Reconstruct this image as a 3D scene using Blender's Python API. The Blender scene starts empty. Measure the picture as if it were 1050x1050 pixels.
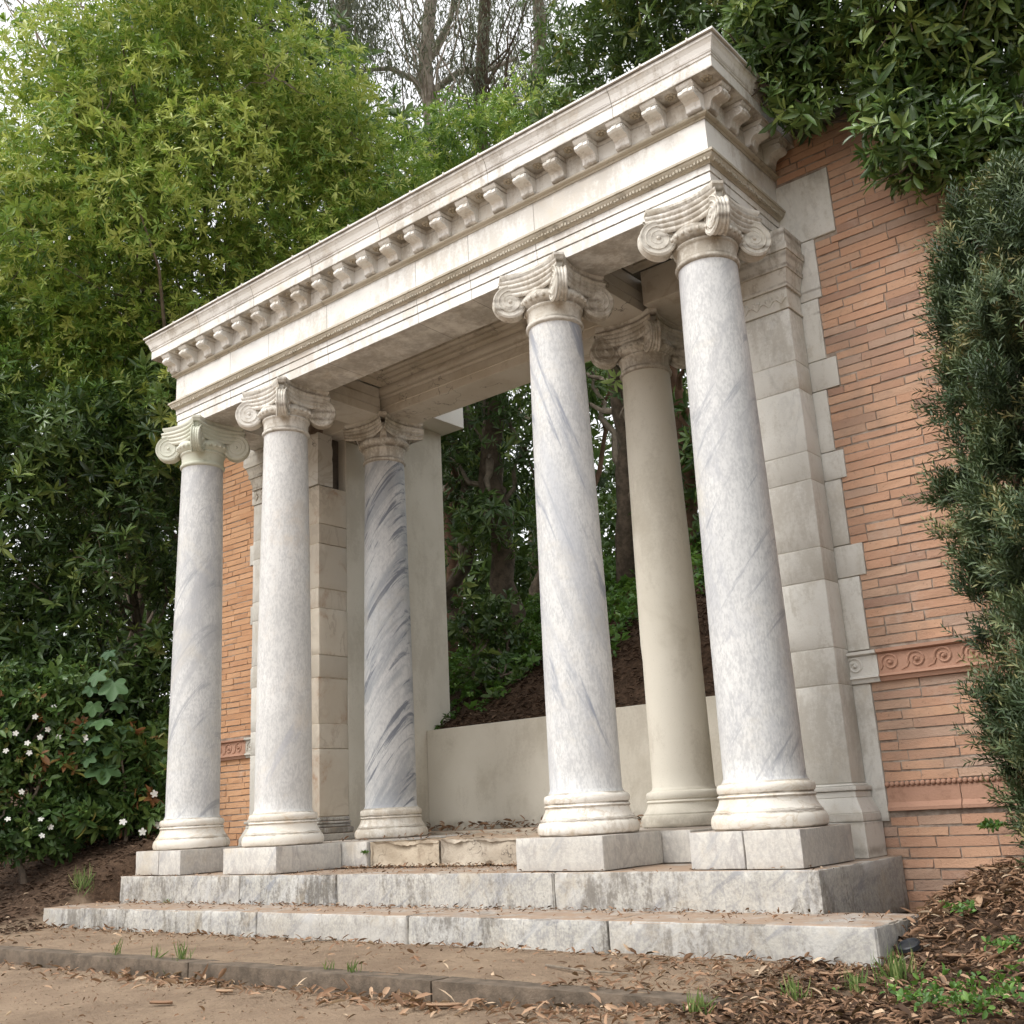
import bpy, bmesh, math, random
import numpy as np
from mathutils import Vector, Matrix, noise as mnoise
random.seed(7)
RNG = np.random.default_rng(11)
S = bpy.context.scene
COL = S.collection
rad = math.radians

# ------------------------------------------------------------------ camera
CO = np.array([3.47086, -6.92858, 0.18236])
CR = np.array([0.76924, 0.63693, -0.05086]); CU = np.array([0.21119, -0.17832, 0.96104]); CF = np.array([-0.60305, 0.75001, 0.27169])
FPX = 1093.87
cd = bpy.data.cameras.new('camera'); cam = bpy.data.objects.new('camera', cd); COL.objects.link(cam)
M = Matrix.Identity(4)
for i in range(3):
    M[i][0] = CR[i]; M[i][1] = CU[i]; M[i][2] = -CF[i]; M[i][3] = CO[i]
cam.matrix_world = M
cd.sensor_width = 36; cd.lens = 36 * FPX / 1050; cd.clip_end = 1000; cd.clip_start = .05
S.camera = cam

def at(px, py, D):
    """world point D metres from the camera position towards a direction"""
    d = CF + CR * (px - 525) / FPX - CU * (py - 525) / FPX
    return CO + d / np.linalg.norm(d) * D

# ------------------------------------------------------------------ helpers
def tag(o, label=None, cat=None, group=None, kind=None):
    if label: o['label'] = label
    if cat: o['category'] = cat
    if group: o['group'] = group
    if kind or label: o['kind'] = kind or 'thing'
    return o

def empty(name, loc, label, cat, group=None, rz=0):
    o = bpy.data.objects.new(name, None); COL.objects.link(o)
    o.location = loc; o.rotation_euler.z = rz; o.empty_display_size = .1
    return tag(o, label, cat, group)

class MB:
    def __init__(s): s.v = []; s.f = []
    def add(s, vs, fs):
        b = len(s.v); s.v += [tuple(p) for p in vs]; s.f += [tuple(i + b for i in f) for f in fs]
        return s
    def box(s, x0, x1, y0, y1, z0, z1, j=0):
        vs = [(x, y, z) for z in (z0, z1) for y in (y0, y1) for x in (x0, x1)]
        if j: vs = [tuple(c + random.uniform(-j, j) for c in p) for p in vs]
        return s.add(vs, [(0, 2, 3, 1), (4, 5, 7, 6), (0, 1, 5, 4), (2, 6, 7, 3), (0, 4, 6, 2), (1, 3, 7, 5)])
    def lathe(s, prof, seg=48, c=(0, 0, 0), close=True, wob=0):
        vs = []; n = len(prof)
        for k in range(seg):
            a = 2 * math.pi * k / seg
            for r, z in prof:
                rr = r
                if wob: rr = r + wob * mnoise.noise(Vector((math.cos(a) * 3, math.sin(a) * 3, z * 4)) + Vector(c))
                vs.append((c[0] + rr * math.cos(a), c[1] + rr * math.sin(a), c[2] + z))
        fs = []
        for k in range(seg):
            k2 = (k + 1) % seg
            for i in range(n - 1): fs.append((k * n + i, k2 * n + i, k2 * n + i + 1, k * n + i + 1))
        if close:
            fs.append(tuple(k * n for k in reversed(range(seg)))); fs.append(tuple(k * n + n - 1 for k in range(seg)))
        return s.add(vs, fs)
    def prism(s, prof, axis, a0, a1):
        """closed profile in the two other axes (axis 'x': (y,z); 'y': (x,z); 'z': (x,y)), extruded from a0 to a1"""
        n = len(prof)
        def P(p, a): return {'x': (a, p[0], p[1]), 'y': (p[0], a, p[1]), 'z': (p[0], p[1], a)}[axis]
        vs = [P(p, a0) for p in prof] + [P(p, a1) for p in prof]
        return s.add(vs, [tuple(range(n))[::-1], tuple(range(n, 2 * n))] + [(i, (i + 1) % n, (i + 1) % n + n, i + n) for i in range(n)])
    def tube(s, pts, radii, seg=8, cap=True, ell=1):
        pts = [Vector(p) for p in pts]; n = len(pts); vs = []
        t0 = (pts[1] - pts[0]).normalized()
        ref = Vector((0, 0, 1)) if abs(t0.z) < .9 else Vector((1, 0, 0))
        u = t0.cross(ref).normalized()
        for i, p in enumerate(pts):
            t = (pts[min(i + 1, n - 1)] - pts[max(i - 1, 0)]).normalized()
            u = (u - t * u.dot(t)).normalized(); w = t.cross(u)
            r = radii[i] if hasattr(radii, '__len__') else radii
            for k in range(seg):
                a = 2 * math.pi * k / seg
                vs.append(p + u * (r * math.cos(a)) + w * (r * ell * math.sin(a)))
        fs = [(i * seg + k, i * seg + (k + 1) % seg, (i + 1) * seg + (k + 1) % seg, (i + 1) * seg + k) for i in range(n - 1) for k in range(seg)]
        if cap: fs += [tuple(range(seg))[::-1], tuple(range((n - 1) * seg, n * seg))]
        return s.add(vs, fs)
    def ball(s, c, r, seg=8):
        prof = [(max(1e-4, r * math.sin(math.pi * i / 6)), -r * math.cos(math.pi * i / 6)) for i in range(7)]
        return s.lathe(prof, seg, c, close=False)
    def sweep(s, prof, xl, xr, yl, yr, closed=True):
        """profile (out, z) carried round the left, front and right of the portico with mitred corners"""
        n = len(prof); vs = []
        for o, z in prof:
            vs += [(xl - o, yl, z), (xl - o, -o, z), (xr + o, -o, z), (xr + o, yr, z)]
        fs = []
        for i in range(n if closed else n - 1):
            j = (i + 1) % n
            for k in range(3): fs.append((i * 4 + k, i * 4 + k + 1, j * 4 + k + 1, j * 4 + k))
        if closed:
            fs.append(tuple(i * 4 for i in range(n))[::-1]); fs.append(tuple(i * 4 + 3 for i in range(n)))
        return s.add(vs, fs)
    def ring(s, prof, x0, x1, y0, y1):
        """closed profile (inset, z) carried round the inside of a rectangle"""
        n = len(prof); vs = []
        for o, z in prof: vs += [(x0 + o, y0 + o, z), (x1 - o, y0 + o, z), (x1 - o, y1 - o, z), (x0 + o, y1 - o, z)]
        fs = []
        for i in range(n):
            j = (i + 1) % n
            for k in range(4): fs.append((i * 4 + k, j * 4 + k, j * 4 + (k + 1) % 4, i * 4 + (k + 1) % 4))
        return s.add(vs, fs)
    def build(s, name, mat, parent=None, smooth=None, bevel=0, seg=2):
        me = bpy.data.meshes.new(name); me.from_pydata(s.v, [], s.f)
        bm = bmesh.new(); bm.from_mesh(me); bmesh.ops.recalc_face_normals(bm, faces=bm.faces); bm.to_mesh(me); bm.free()
        me.materials.append(mat)
        o = bpy.data.objects.new(name, me); COL.objects.link(o)
        if parent: o.parent = parent
        if smooth is not None:
            me.polygons.foreach_set('use_smooth', [True] * len(me.polygons)); me.set_sharp_from_angle(angle=rad(smooth))
        if bevel:
            m = o.modifiers.new('bevel', 'BEVEL'); m.width = bevel; m.segments = seg; m.limit_method = 'ANGLE'; m.angle_limit = rad(40)
        return o

def stone(name, mat, parent, x0, x1, y0, y1, z0, z1, cell=.07, chip=.012, wave=.003, seed=0, edge=.006):
    """a weathered block: subdivided box with worn, chipped arrises"""
    bm = bmesh.new(); bmesh.ops.create_cube(bm, size=1)
    for v in bm.verts: v.co = Vector(((x0 + x1) / 2 + v.co.x * (x1 - x0), (y0 + y1) / 2 + v.co.y * (y1 - y0), (z0 + z1) / 2 + v.co.z * (z1 - z0)))
    lo = (x0, y0, z0); hi = (x1, y1, z1)
    for ax in range(3):
        L = hi[ax] - lo[ax]; n = max(2, min(60, int(L / cell)))
        no = [0, 0, 0]; no[ax] = 1
        cuts = [lo[ax] + edge * 2.2, hi[ax] - edge * 2.2] + [lo[ax] + L * i / n for i in range(1, n)]
        for c in cuts:
            co = [0, 0, 0]; co[ax] = c
            bmesh.ops.bisect_plane(bm, geom=bm.verts[:] + bm.edges[:] + bm.faces[:], plane_co=co, plane_no=no)
    sd = Vector((seed * 3.1, seed * 1.7, seed * .9))
    for v in bm.verts:
        p = v.co.copy(); dirs = []
        for ax in range(3):
            if abs(p[ax] - lo[ax]) < 1e-5: dirs.append((ax, 1))
            elif abs(p[ax] - hi[ax]) < 1e-5: dirs.append((ax, -1))
        n1 = mnoise.noise(p * 3.5 + sd); n2 = mnoise.noise(p * 14 + sd)
        for ax, sg in dirs:
            if len(dirs) == 1: v.co[ax] += sg * wave * (n1 + .5 * n2 + .6)
            else: v.co[ax] += sg * (edge * .7 + chip * max(0, n2 * .7 + n1 * .6 - .05))
    me = bpy.data.meshes.new(name); bm.to_mesh(me); bm.free(); me.materials.append(mat)
    me.polygons.foreach_set('use_smooth', [True] * len(me.polygons)); me.set_sharp_from_angle(angle=rad(50))
    o = bpy.data.objects.new(name, me); COL.objects.link(o)
    if parent: o.parent = parent
    return o

# ------------------------------------------------------------------ materials
class NT:
    def __init__(s, name):
        s.m = bpy.data.materials.new(name); s.m.use_nodes = True; s.t = s.m.node_tree; s.t.nodes.clear()
        s.out = s.t.nodes.new('ShaderNodeOutputMaterial')
    def n(s, typ, ins=None, **pr):
        nd = s.t.nodes.new('ShaderNode' + typ)
        for k, v in pr.items(): setattr(nd, k, v)
        for k, v in (ins or {}).items(): s.put(nd.inputs[k], v)
        return nd
    def put(s, sock, v):
        if isinstance(v, bpy.types.NodeSocket): s.t.links.new(v, sock)
        else: sock.default_value = (*v, 1) if (sock.type == 'RGBA' and len(v) == 3) else v
    def math(s, op, a, b=0.0, c=0.0, clamp=False):
        return s.n('Math', {0: a, 1: b, 2: c}, operation=op, use_clamp=clamp).outputs[0]
    def mix(s, f, a, b, mode='MIX'):
        nd = s.n('Mix', None, data_type='RGBA', blend_type=mode)
        s.put(nd.inputs['Factor'], f); s.put(nd.inputs[6], a); s.put(nd.inputs[7], b)
        return nd.outputs[2]
    def noise(s, vec, scale, detail=4, rough=.55, dist=0):
        return s.n('TexNoise', {'Vector': vec, 'Scale': scale, 'Detail': detail, 'Roughness': rough, 'Distortion': dist}).outputs[0]
    def step(s, v, a, b):
        return s.n('MapRange', {'Value': v, 'From Min': a, 'From Max': b}, interpolation_type='SMOOTHSTEP').outputs[0]
    def obj(s, rnd=True):
        c = s.n('TexCoord').outputs['Object']
        if rnd:
            r = s.n('ObjectInfo').outputs['Random']
            c = s.n('VectorMath', {0: c, 1: s.n('CombineXYZ', {0: s.math('MULTIPLY', r, 37.), 1: s.math('MULTIPLY', r, 91.), 2: s.math('MULTIPLY', r, 53.)}).outputs[0]}, operation='ADD').outputs[0]
        return c
    def map(s, vec, sc=(1, 1, 1), rot=(0, 0, 0), loc=(0, 0, 0)):
        return s.n('Mapping', {'Vector': vec, 'Scale': sc, 'Rotation': rot, 'Location': loc}).outputs[0]
    def frame(s, vec, d, sc):
        """coordinates with z along d (a direction in the stone), then scaled"""
        d = Vector(d).normalized(); y = Vector((-.45, .89, 0)); y = (y - d * y.dot(d)).normalized(); x = y.cross(d)
        e = Matrix((x, y, d)).to_euler('XYZ')
        r = s.n('Mapping', {'Vector': vec, 'Rotation': tuple(e)}).outputs[0]
        return s.n('VectorMath', {0: r, 1: sc}, operation='MULTIPLY').outputs[0]
    def ramp(s, v, stops):
        nd = s.n('ValToRGB', {0: v}); e = nd.color_ramp.elements
        while len(e) < len(stops): e.new(.5)
        for k, (p, c) in enumerate(stops): e[k].position = p; e[k].color = (*c, 1)
        return nd.outputs[0]
    def finish(s, col, rough=.7, bump=None, strength=.3, dist=.01, spec=.3):
        b = s.n('BsdfPrincipled', {'Base Color': col, 'Roughness': rough, 'Specular IOR Level': spec})
        if bump is not None: s.put(b.inputs['Normal'], s.n('Bump', {'Height': bump, 'Strength': strength, 'Distance': dist}).outputs[0])
        s.t.links.new(b.outputs[0], s.out.inputs[0]); s.b = b
        return s.m

def marble(name, c1, c2, vein=None, mott=None, stain=None, rough=.6, bump=.25, joints=None, crack=0, streak=None, dirt=0, bands=None, tone=0, zdirt=None):
    t = NT(name); o = t.obj()
    col = t.mix(t.step(t.noise(o, 1.3, 5), .35, .65), c1, c2)
    h = t.noise(o, 55, 4)
    if mott:
        mc, sc, st, amt = mott
        a = t.noise(t.map(o, (1, 1, st)), sc, 6, .68); b = t.noise(t.map(o, (1, 1, st)), sc * .25, 3)
        f = t.math('MULTIPLY', t.step(t.math('ADD', a, t.math('MULTIPLY', b, .5)), .62, .92), amt)
        col = t.mix(f, col, mc)
    if vein:
        vc, sc, amt, wid, rot, st = vein
        vv = t.map(o, st, rot)
        nz = t.noise(vv, sc, 5, .6, .7)
        ln = t.math('SUBTRACT', 1.0, t.step(t.math('ABSOLUTE', t.math('SUBTRACT', nz, .5)), 0.0, wid))
        msk = t.step(t.noise(vv, sc * .45, 2), .38, .62)
        col = t.mix(t.math('MULTIPLY', t.math('MULTIPLY', ln, msk), amt), col, vc)
    if bands:
        for bc, d, sc, lo_, hi_, amt in bands:
            vv = t.frame(o, d, sc); q = t.noise(vv, 1.0, 10, .66, .6)
            col = t.mix(t.math('MULTIPLY', t.step(q, lo_, hi_), amt), col, bc)
    if streak:   # run-down dirt
        sc_, stc, amt = streak
        q = t.noise(t.map(o, (1, 1, .28)), sc_, 7, .68, .5); q2 = t.noise(o, 1.1, 3); q3 = t.noise(o, 34, 4, .7)
        f = t.math('MULTIPLY', t.step(t.math('ADD', t.math('ADD', t.math('MULTIPLY', q, .8), t.math('MULTIPLY', q2, .9)), t.math('MULTIPLY', q3, .45)), 1.02, 1.26), amt)
        col = t.mix(f, col, stc)
    if stain:
        sc, stc, amt = stain
        f = t.math('MULTIPLY', t.step(t.noise(o, sc, 7, .68, .4), .52, .72), amt)
        col = t.mix(f, col, stc)
    if tone: col = t.mix(t.math('MULTIPLY', t.n('ObjectInfo').outputs['Random'], tone), col, (.33, .30, .26))
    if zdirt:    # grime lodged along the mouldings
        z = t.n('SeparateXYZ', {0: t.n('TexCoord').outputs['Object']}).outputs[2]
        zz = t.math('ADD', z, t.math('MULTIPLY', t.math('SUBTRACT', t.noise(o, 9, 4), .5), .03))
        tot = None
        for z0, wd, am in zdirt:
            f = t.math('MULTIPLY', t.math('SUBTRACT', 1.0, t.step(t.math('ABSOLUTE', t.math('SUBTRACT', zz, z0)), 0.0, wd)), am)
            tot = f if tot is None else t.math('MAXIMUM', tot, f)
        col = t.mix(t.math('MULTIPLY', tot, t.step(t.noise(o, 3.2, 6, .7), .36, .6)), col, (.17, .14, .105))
    # fine grain and specks
    col = t.mix(t.math('MULTIPLY', t.step(t.noise(o, 120, 2), .62, .72), .22), col, (.2, .18, .15))
    if crack:
        w = t.n('VectorMath', {0: o, 1: t.n('TexNoise', {'Vector': o, 'Scale': 4, 'Detail': 5}).outputs[1]}, operation='ADD').outputs[0]
        e = t.n('TexVoronoi', {'Vector': w, 'Scale': crack}, feature='DISTANCE_TO_EDGE').outputs['Distance']
        f = t.math('MULTIPLY', t.math('SUBTRACT', 1.0, t.step(e, .0, .012)), t.step(t.noise(o, 1.7, 2), .52, .6))
        col = t.mix(t.math('MULTIPLY', f, .75), col, (.1, .085, .07))
        h = t.math('SUBTRACT', h, t.math('MULTIPLY', f, .8))
    if joints:   # each slab has its own tone
        x = t.n('SeparateXYZ', {0: t.n('TexCoord').outputs['Object']}).outputs[0]; acc = None
        for i_, j in enumerate(sorted(joints)):
            f = t.math('MULTIPLY', t.math('GREATER_THAN', x, j), (.62, -.48, .35, -.55, .5, -.3)[i_ % 6]); acc = f if acc is None else t.math('ADD', acc, f)
        col = t.mix(t.math('MULTIPLY', t.math('ABSOLUTE', acc), .34), col, (.60, .61, .61))
        x = t.n('SeparateXYZ', {0: t.n('TexCoord').outputs['Object']}).outputs[0]
        tot = None
        for j in joints:
            f = t.math('COMPARE', x, j, .0035); tot = f if tot is None else t.math('MAXIMUM', tot, f)
        col = t.mix(t.math('MULTIPLY', tot, .8), col, (.16, .14, .12)); h = t.math('SUBTRACT', h, tot)
    if dirt:     # soil washed onto the upward faces
        nz = t.n('SeparateXYZ', {0: t.n('NewGeometry').outputs['True Normal']}).outputs[2]
        f = t.math('MULTIPLY', t.math('MULTIPLY', t.step(nz, .6, .95), dirt), t.step(t.math('ADD', t.noise(o, 5, 6, .7), t.math('MULTIPLY', t.noise(o, 1.2, 2), .5)), .45, .85))
        col = t.mix(f, col, (.30, .20, .13))
    r = t.math('ADD', rough - .1, t.math('MULTIPLY', t.noise(o, 9, 3), .2))
    return t.finish(col, r, h, bump, .006, .35)

MT = {}
MT['entab'] = marble('entablature_marble', (0.83, 0.825, 0.795), (0.775, 0.765, 0.725), vein=((.58, .57, .56), 1.6, .3, .05, (.3, .6, .2), (1, 1, 1.6)), stain=(2.2, (.62, .54, .42), .45), streak=(10, (.40, .35, .28), .5), rough=.55,
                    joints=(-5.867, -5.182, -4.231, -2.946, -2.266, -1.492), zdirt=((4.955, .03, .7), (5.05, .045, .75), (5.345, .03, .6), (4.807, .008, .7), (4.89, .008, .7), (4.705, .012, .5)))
MT['cornice'] = marble('cornice_marble', (0.78, 0.77, 0.735), (0.7, 0.685, 0.635), stain=(2.6, (.54, .46, .35), .55), streak=(8, (.34, .295, .235), .65), rough=.6,
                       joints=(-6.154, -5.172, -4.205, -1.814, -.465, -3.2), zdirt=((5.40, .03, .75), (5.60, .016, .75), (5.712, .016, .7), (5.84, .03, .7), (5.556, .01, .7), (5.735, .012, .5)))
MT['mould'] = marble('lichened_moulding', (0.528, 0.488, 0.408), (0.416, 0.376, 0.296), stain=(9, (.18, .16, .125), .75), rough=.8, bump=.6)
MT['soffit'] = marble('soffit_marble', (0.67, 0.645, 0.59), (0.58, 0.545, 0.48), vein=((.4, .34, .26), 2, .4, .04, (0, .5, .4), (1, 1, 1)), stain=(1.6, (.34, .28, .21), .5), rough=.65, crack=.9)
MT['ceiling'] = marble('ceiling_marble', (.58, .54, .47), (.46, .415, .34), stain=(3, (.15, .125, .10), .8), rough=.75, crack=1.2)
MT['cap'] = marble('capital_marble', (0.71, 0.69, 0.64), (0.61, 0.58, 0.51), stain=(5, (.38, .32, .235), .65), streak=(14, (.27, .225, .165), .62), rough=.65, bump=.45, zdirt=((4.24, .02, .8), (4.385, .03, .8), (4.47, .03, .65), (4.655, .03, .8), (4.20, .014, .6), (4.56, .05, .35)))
MT['capgreen'] = marble('algae_capital_marble', (0.626, 0.626, 0.543), (0.534, 0.552, 0.451), stain=(4, (.36, .38, .28), .6), rough=.65, bump=.4)
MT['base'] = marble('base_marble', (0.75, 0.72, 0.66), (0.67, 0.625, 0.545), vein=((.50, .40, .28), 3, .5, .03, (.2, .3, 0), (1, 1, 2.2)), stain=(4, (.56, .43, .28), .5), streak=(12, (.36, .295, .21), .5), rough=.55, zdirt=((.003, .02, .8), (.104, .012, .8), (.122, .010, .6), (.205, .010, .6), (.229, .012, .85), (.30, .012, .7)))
MT['col'] = marble('grey_column_marble', (0.64, 0.64, 0.625), (0.56, 0.565, 0.56), mott=((.35, .355, .365), 66, .42, .55), vein=((.40, .41, .44), 2.2, .45, .05, (.5, .7, 0), (2, 2, .7)), stain=(1.6, (.64, .60, .51), .45), rough=.5, bands=[((.29, .30, .33), (.46, .38, .80), (11, 1.8, .7), .56, .66, .75), ((.40, .405, .42), (.30, .25, .92), (3, 1.2, .35), .50, .62, .55)])
MT['colstreak'] = marble('streaked_column_marble', (0.66, 0.66, 0.645), (0.58, 0.585, 0.58), mott=((.35, .355, .365), 66, .42, .5), bands=[((.27, .29, .34), (.23, .19, -.95), (8, 1.5, .45), .52, .64, .95), ((.40, .42, .46), (.23, .19, -.95), (3, 1.2, .35), .48, .62, .5)], stain=(1.6, (.60, .56, .48), .45), rough=.5)
MT['colwarm'] = marble('warm_column_marble', (0.67, 0.665, 0.645), (0.6, 0.595, 0.575), mott=((.36, .36, .365), 62, .45, .5), bands=[((.50, .48, .45), (.36, .3, .88), (5, 2, .8), .55, .66, .5), ((.42, .43, .47), (.36, .3, .88), (9, 2, .6), .62, .68, .5)], stain=(1.4, (.64, .56, .46), .5), rough=.5)
MT['coldark'] = marble('dark_veined_marble', (.58, .58, .57), (.50, .51, .515), mott=((.34, .35, .37), 46, .5, .45), bands=[((.25, .27, .30), (.44, .37, .81), (7, 1.6, .6), .45, .62, .65), ((.12, .135, .17), (.44, .37, .81), (19, 2.5, 1.1), .52, .63, .85)], stain=(1.3, (.46, .43, .37), .4), rough=.45)
MT['plaster'] = marble('smooth_plaster', (.66, .625, .54), (.61, .575, .49), stain=(1.3, (.45, .41, .33), .6), streak=(5, (.40, .36, .29), .35), rough=.85, bump=.2, zdirt=((.0, .09, .5), (.06, .12, .5)))
MT['plasterwhite'] = marble('pale_plaster', (.74, .72, .66), (.72, .69, .63), rough=.85, bump=.12)
MT['step'] = marble('weathered_step_marble', (.54, .525, .475), (.44, .43, .39), mott=((.24, .24, .245), 52, .8, .7), vein=((.24, .25, .27), 3.4, .6, .06, (0, .9, .2), (2, 2, .8)), streak=(13, (.10, .09, .075), .85), stain=(2.6, (.50, .42, .30), .45), rough=.75, bump=.5, dirt=.85, tone=0.45, bands=[((.22, .235, .265), (.62, .5, .6), (10, 2, .9), .54, .66, .7), ((.60, .60, .58), (.62, .5, .6), (5, 1.5, .5), .50, .62, .5)])
MT['plinth'] = marble('plinth_marble', (0.626, 0.603, 0.552), (0.552, 0.534, 0.488), mott=((.37, .36, .355), 40, .7, .5), vein=((.36, .34, .33), 2.6, .65, .05, (.2, .8, .3), (2, 2, .9)), stain=(2.2, (.54, .46, .34), .5), rough=.7, bump=.45, dirt=.5, tone=0.3, bands=[((.34, .345, .36), (.5, .4, .75), (8, 2, .9), .55, .66, .55)])
MT['rubble'] = marble('broken_stone', (.50, .43, .335), (.38, .31, .225), stain=(6, (.19, .14, .095), .8), rough=.85, bump=.9, crack=2.4, dirt=.8, tone=0.4)
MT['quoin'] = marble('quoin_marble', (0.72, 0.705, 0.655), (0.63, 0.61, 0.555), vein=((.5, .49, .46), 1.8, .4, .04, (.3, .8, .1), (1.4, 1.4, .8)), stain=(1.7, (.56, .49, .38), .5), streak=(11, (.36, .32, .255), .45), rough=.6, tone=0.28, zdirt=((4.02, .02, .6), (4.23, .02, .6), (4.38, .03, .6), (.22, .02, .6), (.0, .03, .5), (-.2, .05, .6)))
MT['jamb'] = marble('stained_jamb_marble', (.66, .60, .50), (.58, .51, .41), vein=((.40, .33, .26), 2, .5, .04, (.3, .8, .1), (1.4, 1.4, .8)), stain=(3.2, (.40, .23, .13), .8), rough=.6, tone=0.4)

def terracotta():
    t = NT('terracotta'); o = t.obj(False)
    c = t.mix(t.noise(o, 3, 4), (.37, .21, .145), (.50, .30, .215))
    c = t.mix(t.math('MULTIPLY', t.step(t.noise(o, 9, 6, .7), .5, .7), .5), c, (.27, .15, .10))
    return t.finish(c, .85, t.noise(o, 60, 4), .5, .006, .2)
def brick(name, stops, wash):
    t = NT(name); o = t.obj(False)
    r = t.n('NewGeometry').outputs['Random Per Island']
    c = t.ramp(r, stops)
    c = t.mix(t.math('MULTIPLY', t.noise(o, 14, 6, .7), .55), c, (.50, .31, .21))
    c = t.mix(t.math('MULTIPLY', t.step(t.noise(o, 1.3, 5, .65), .46, .68), .7), c, wash)
    c = t.mix(t.math('MULTIPLY', t.step(t.noise(o, 2.3, 7, .72), .56, .72), .4), c, (.60, .50, .42))
    c = t.mix(t.math('MULTIPLY', t.step(t.noise(o, 40, 4, .7), .58, .72), .45), c, (.16, .10, .075))
    return t.finish(c, .9, t.noise(o, 70, 5, .7), .7, .008, .2)
MT['terra'] = terracotta()
MT['brick'] = brick('roman_brick', [(0, (.30, .19, .15)), (.07, (.42, .26, .19)), (.16, (.49, .295, .20)), (.4, (.56, .325, .215)), (.75, (.62, .38, .25)), (.92, (.52, .36, .265)), (1, (.38, .29, .24))], (.36, .25, .185))
MT['brickorange'] = brick('orange_brick', [(0, (.48, .25, .13)), (.4, (.60, .335, .175)), (1, (.64, .38, .215))], (.50, .28, .16))
def simple(name, c1, c2, sc, rough=.85, bump=.5, bs=60):
    t = NT(name); o = t.obj(False)
    return t.finish(t.mix(t.step(t.noise(o, sc, 6, .65), .35, .65), c1, c2), rough, t.noise(o, bs, 5, .7), bump, .01, .25)
MT['mortar'] = simple('mortar', (.40, .34, .28), (.22, .17, .135), 8)
MT['coping'] = simple('coping_slate', (.16, .15, .145), (.09, .085, .08), 5)
MT['flash'] = simple('pale_metal_flashing', (.78, .77, .75), (.66, .64, .61), 7, .5, .1)
MT['roof'] = simple('dark_roof_and_gap', (.08, .07, .065), (.14, .12, .10), 7)
MT['curb'] = simple('curb_stone', (.17, .132, .098), (.095, .075, .056), 9, .9, .8)
MT['bark'] = simple('dark_bark', (.075, .06, .045), (.15, .115, .085), 9, .95, 1.0, 30)
MT['redbark'] = simple('reddish_bark', (.20, .12, .08), (.12, .075, .05), 7, .95, 1.0, 26)
MT['palebark'] = simple('pale_bark', (.50, .46, .40), (.30, .26, .22), 4, .9, .7, 20)
MT['twig'] = simple('grey_twig', (.26, .22, .17), (.16, .13, .10), 9, .95)
MT['blackplastic'] = simple('black_plastic', (.018, .02, .024), (.03, .032, .036), 9, .35, .1)
MT['petal'] = simple('white_petal', (.82, .81, .77), (.78, .77, .70), 9, .6, .1)

def leafmat(name, stops, trans=.28, rough=.42, spec=.4):
    t = NT(name)
    a = t.n('Attribute', attribute_name='tint').outputs['Fac']
    c = t.ramp(a, stops)
    b = t.n('BsdfPrincipled', {'Base Color': c, 'Roughness': rough, 'Specular IOR Level': spec})
    if trans:
        tr = t.n('BsdfTranslucent', {'Color': t.mix(.35, c, (.26, .36, .05), 'ADD')})
        mx = t.n('MixShader', {0: trans}); t.t.links.new(b.outputs[0], mx.inputs[1]); t.t.links.new(tr.outputs[0], mx.inputs[2])
        t.t.links.new(mx.outputs[0], t.out.inputs[0])
    else: t.t.links.new(b.outputs[0], t.out.inputs[0])
    return t.m
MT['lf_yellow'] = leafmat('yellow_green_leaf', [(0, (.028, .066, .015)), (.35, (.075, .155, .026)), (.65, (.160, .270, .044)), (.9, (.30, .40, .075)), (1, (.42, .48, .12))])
MT['lf_dark'] = leafmat('dark_rhododendron_leaf', [(0, (.018, .040, .013)), (.45, (.050, .098, .026)), (.8, (.110, .180, .044)), (1, (.23, .30, .08))], .15, .38, .5)
MT['lf_mid'] = leafmat('mid_green_leaf', [(0, (.022, .046, .014)), (.5, (.058, .108, .027)), (.85, (.11, .175, .044)), (1, (.20, .22, .06))], .2)
MT['lf_shrub'] = leafmat('shrub_leaf', [(0, (.026, .058, .017)), (.5, (.070, .135, .034)), (.88, (.14, .22, .058)), (.96, (.22, .20, .05)), (1, (.26, .12, .05))], .2)
MT['lf_lobed'] = leafmat('lobed_leaf', [(0, (.05, .11, .05)), (1, (.10, .19, .07))], .2, .6)
MT['lf_yew'] = leafmat('yew_needle', [(0, (.016, .031, .014)), (.5, (.050, .082, .036)), (.85, (.125, .165, .074)), (1, (.25, .22, .09))], .08, .5)
MT['lf_euc'] = leafmat('gum_leaf', [(0, (.06, .075, .05)), (.6, (.13, .145, .095)), (1, (.22, .22, .15))], .2, .55)
MT['lf_cover'] = leafmat('ground_cover_leaf', [(0, (.028, .072, .014)), (.6, (.080, .180, .030)), (1, (.16, .28, .055))], .25)
MT['litter'] = leafmat('dead_leaf', [(0, (.06, .037, .023)), (.3, (.15, .085, .05)), (.6, (.28, .165, .10)), (.85, (.42, .28, .18)), (1, (.56, .43, .30))], .05, .75, .2)
MT['chip'] = leafmat('bark_chip', [(0, (.035, .022, .015)), (.6, (.10, .064, .044)), (.92, (.21, .145, .10)), (1, (.36, .27, .19))], 0, .9, .1)
MT['grass'] = leafmat('grass_blade', [(0, (.07, .12, .03)), (.6, (.13, .20, .05)), (1, (.27, .28, .11))], .2, .6)

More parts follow.
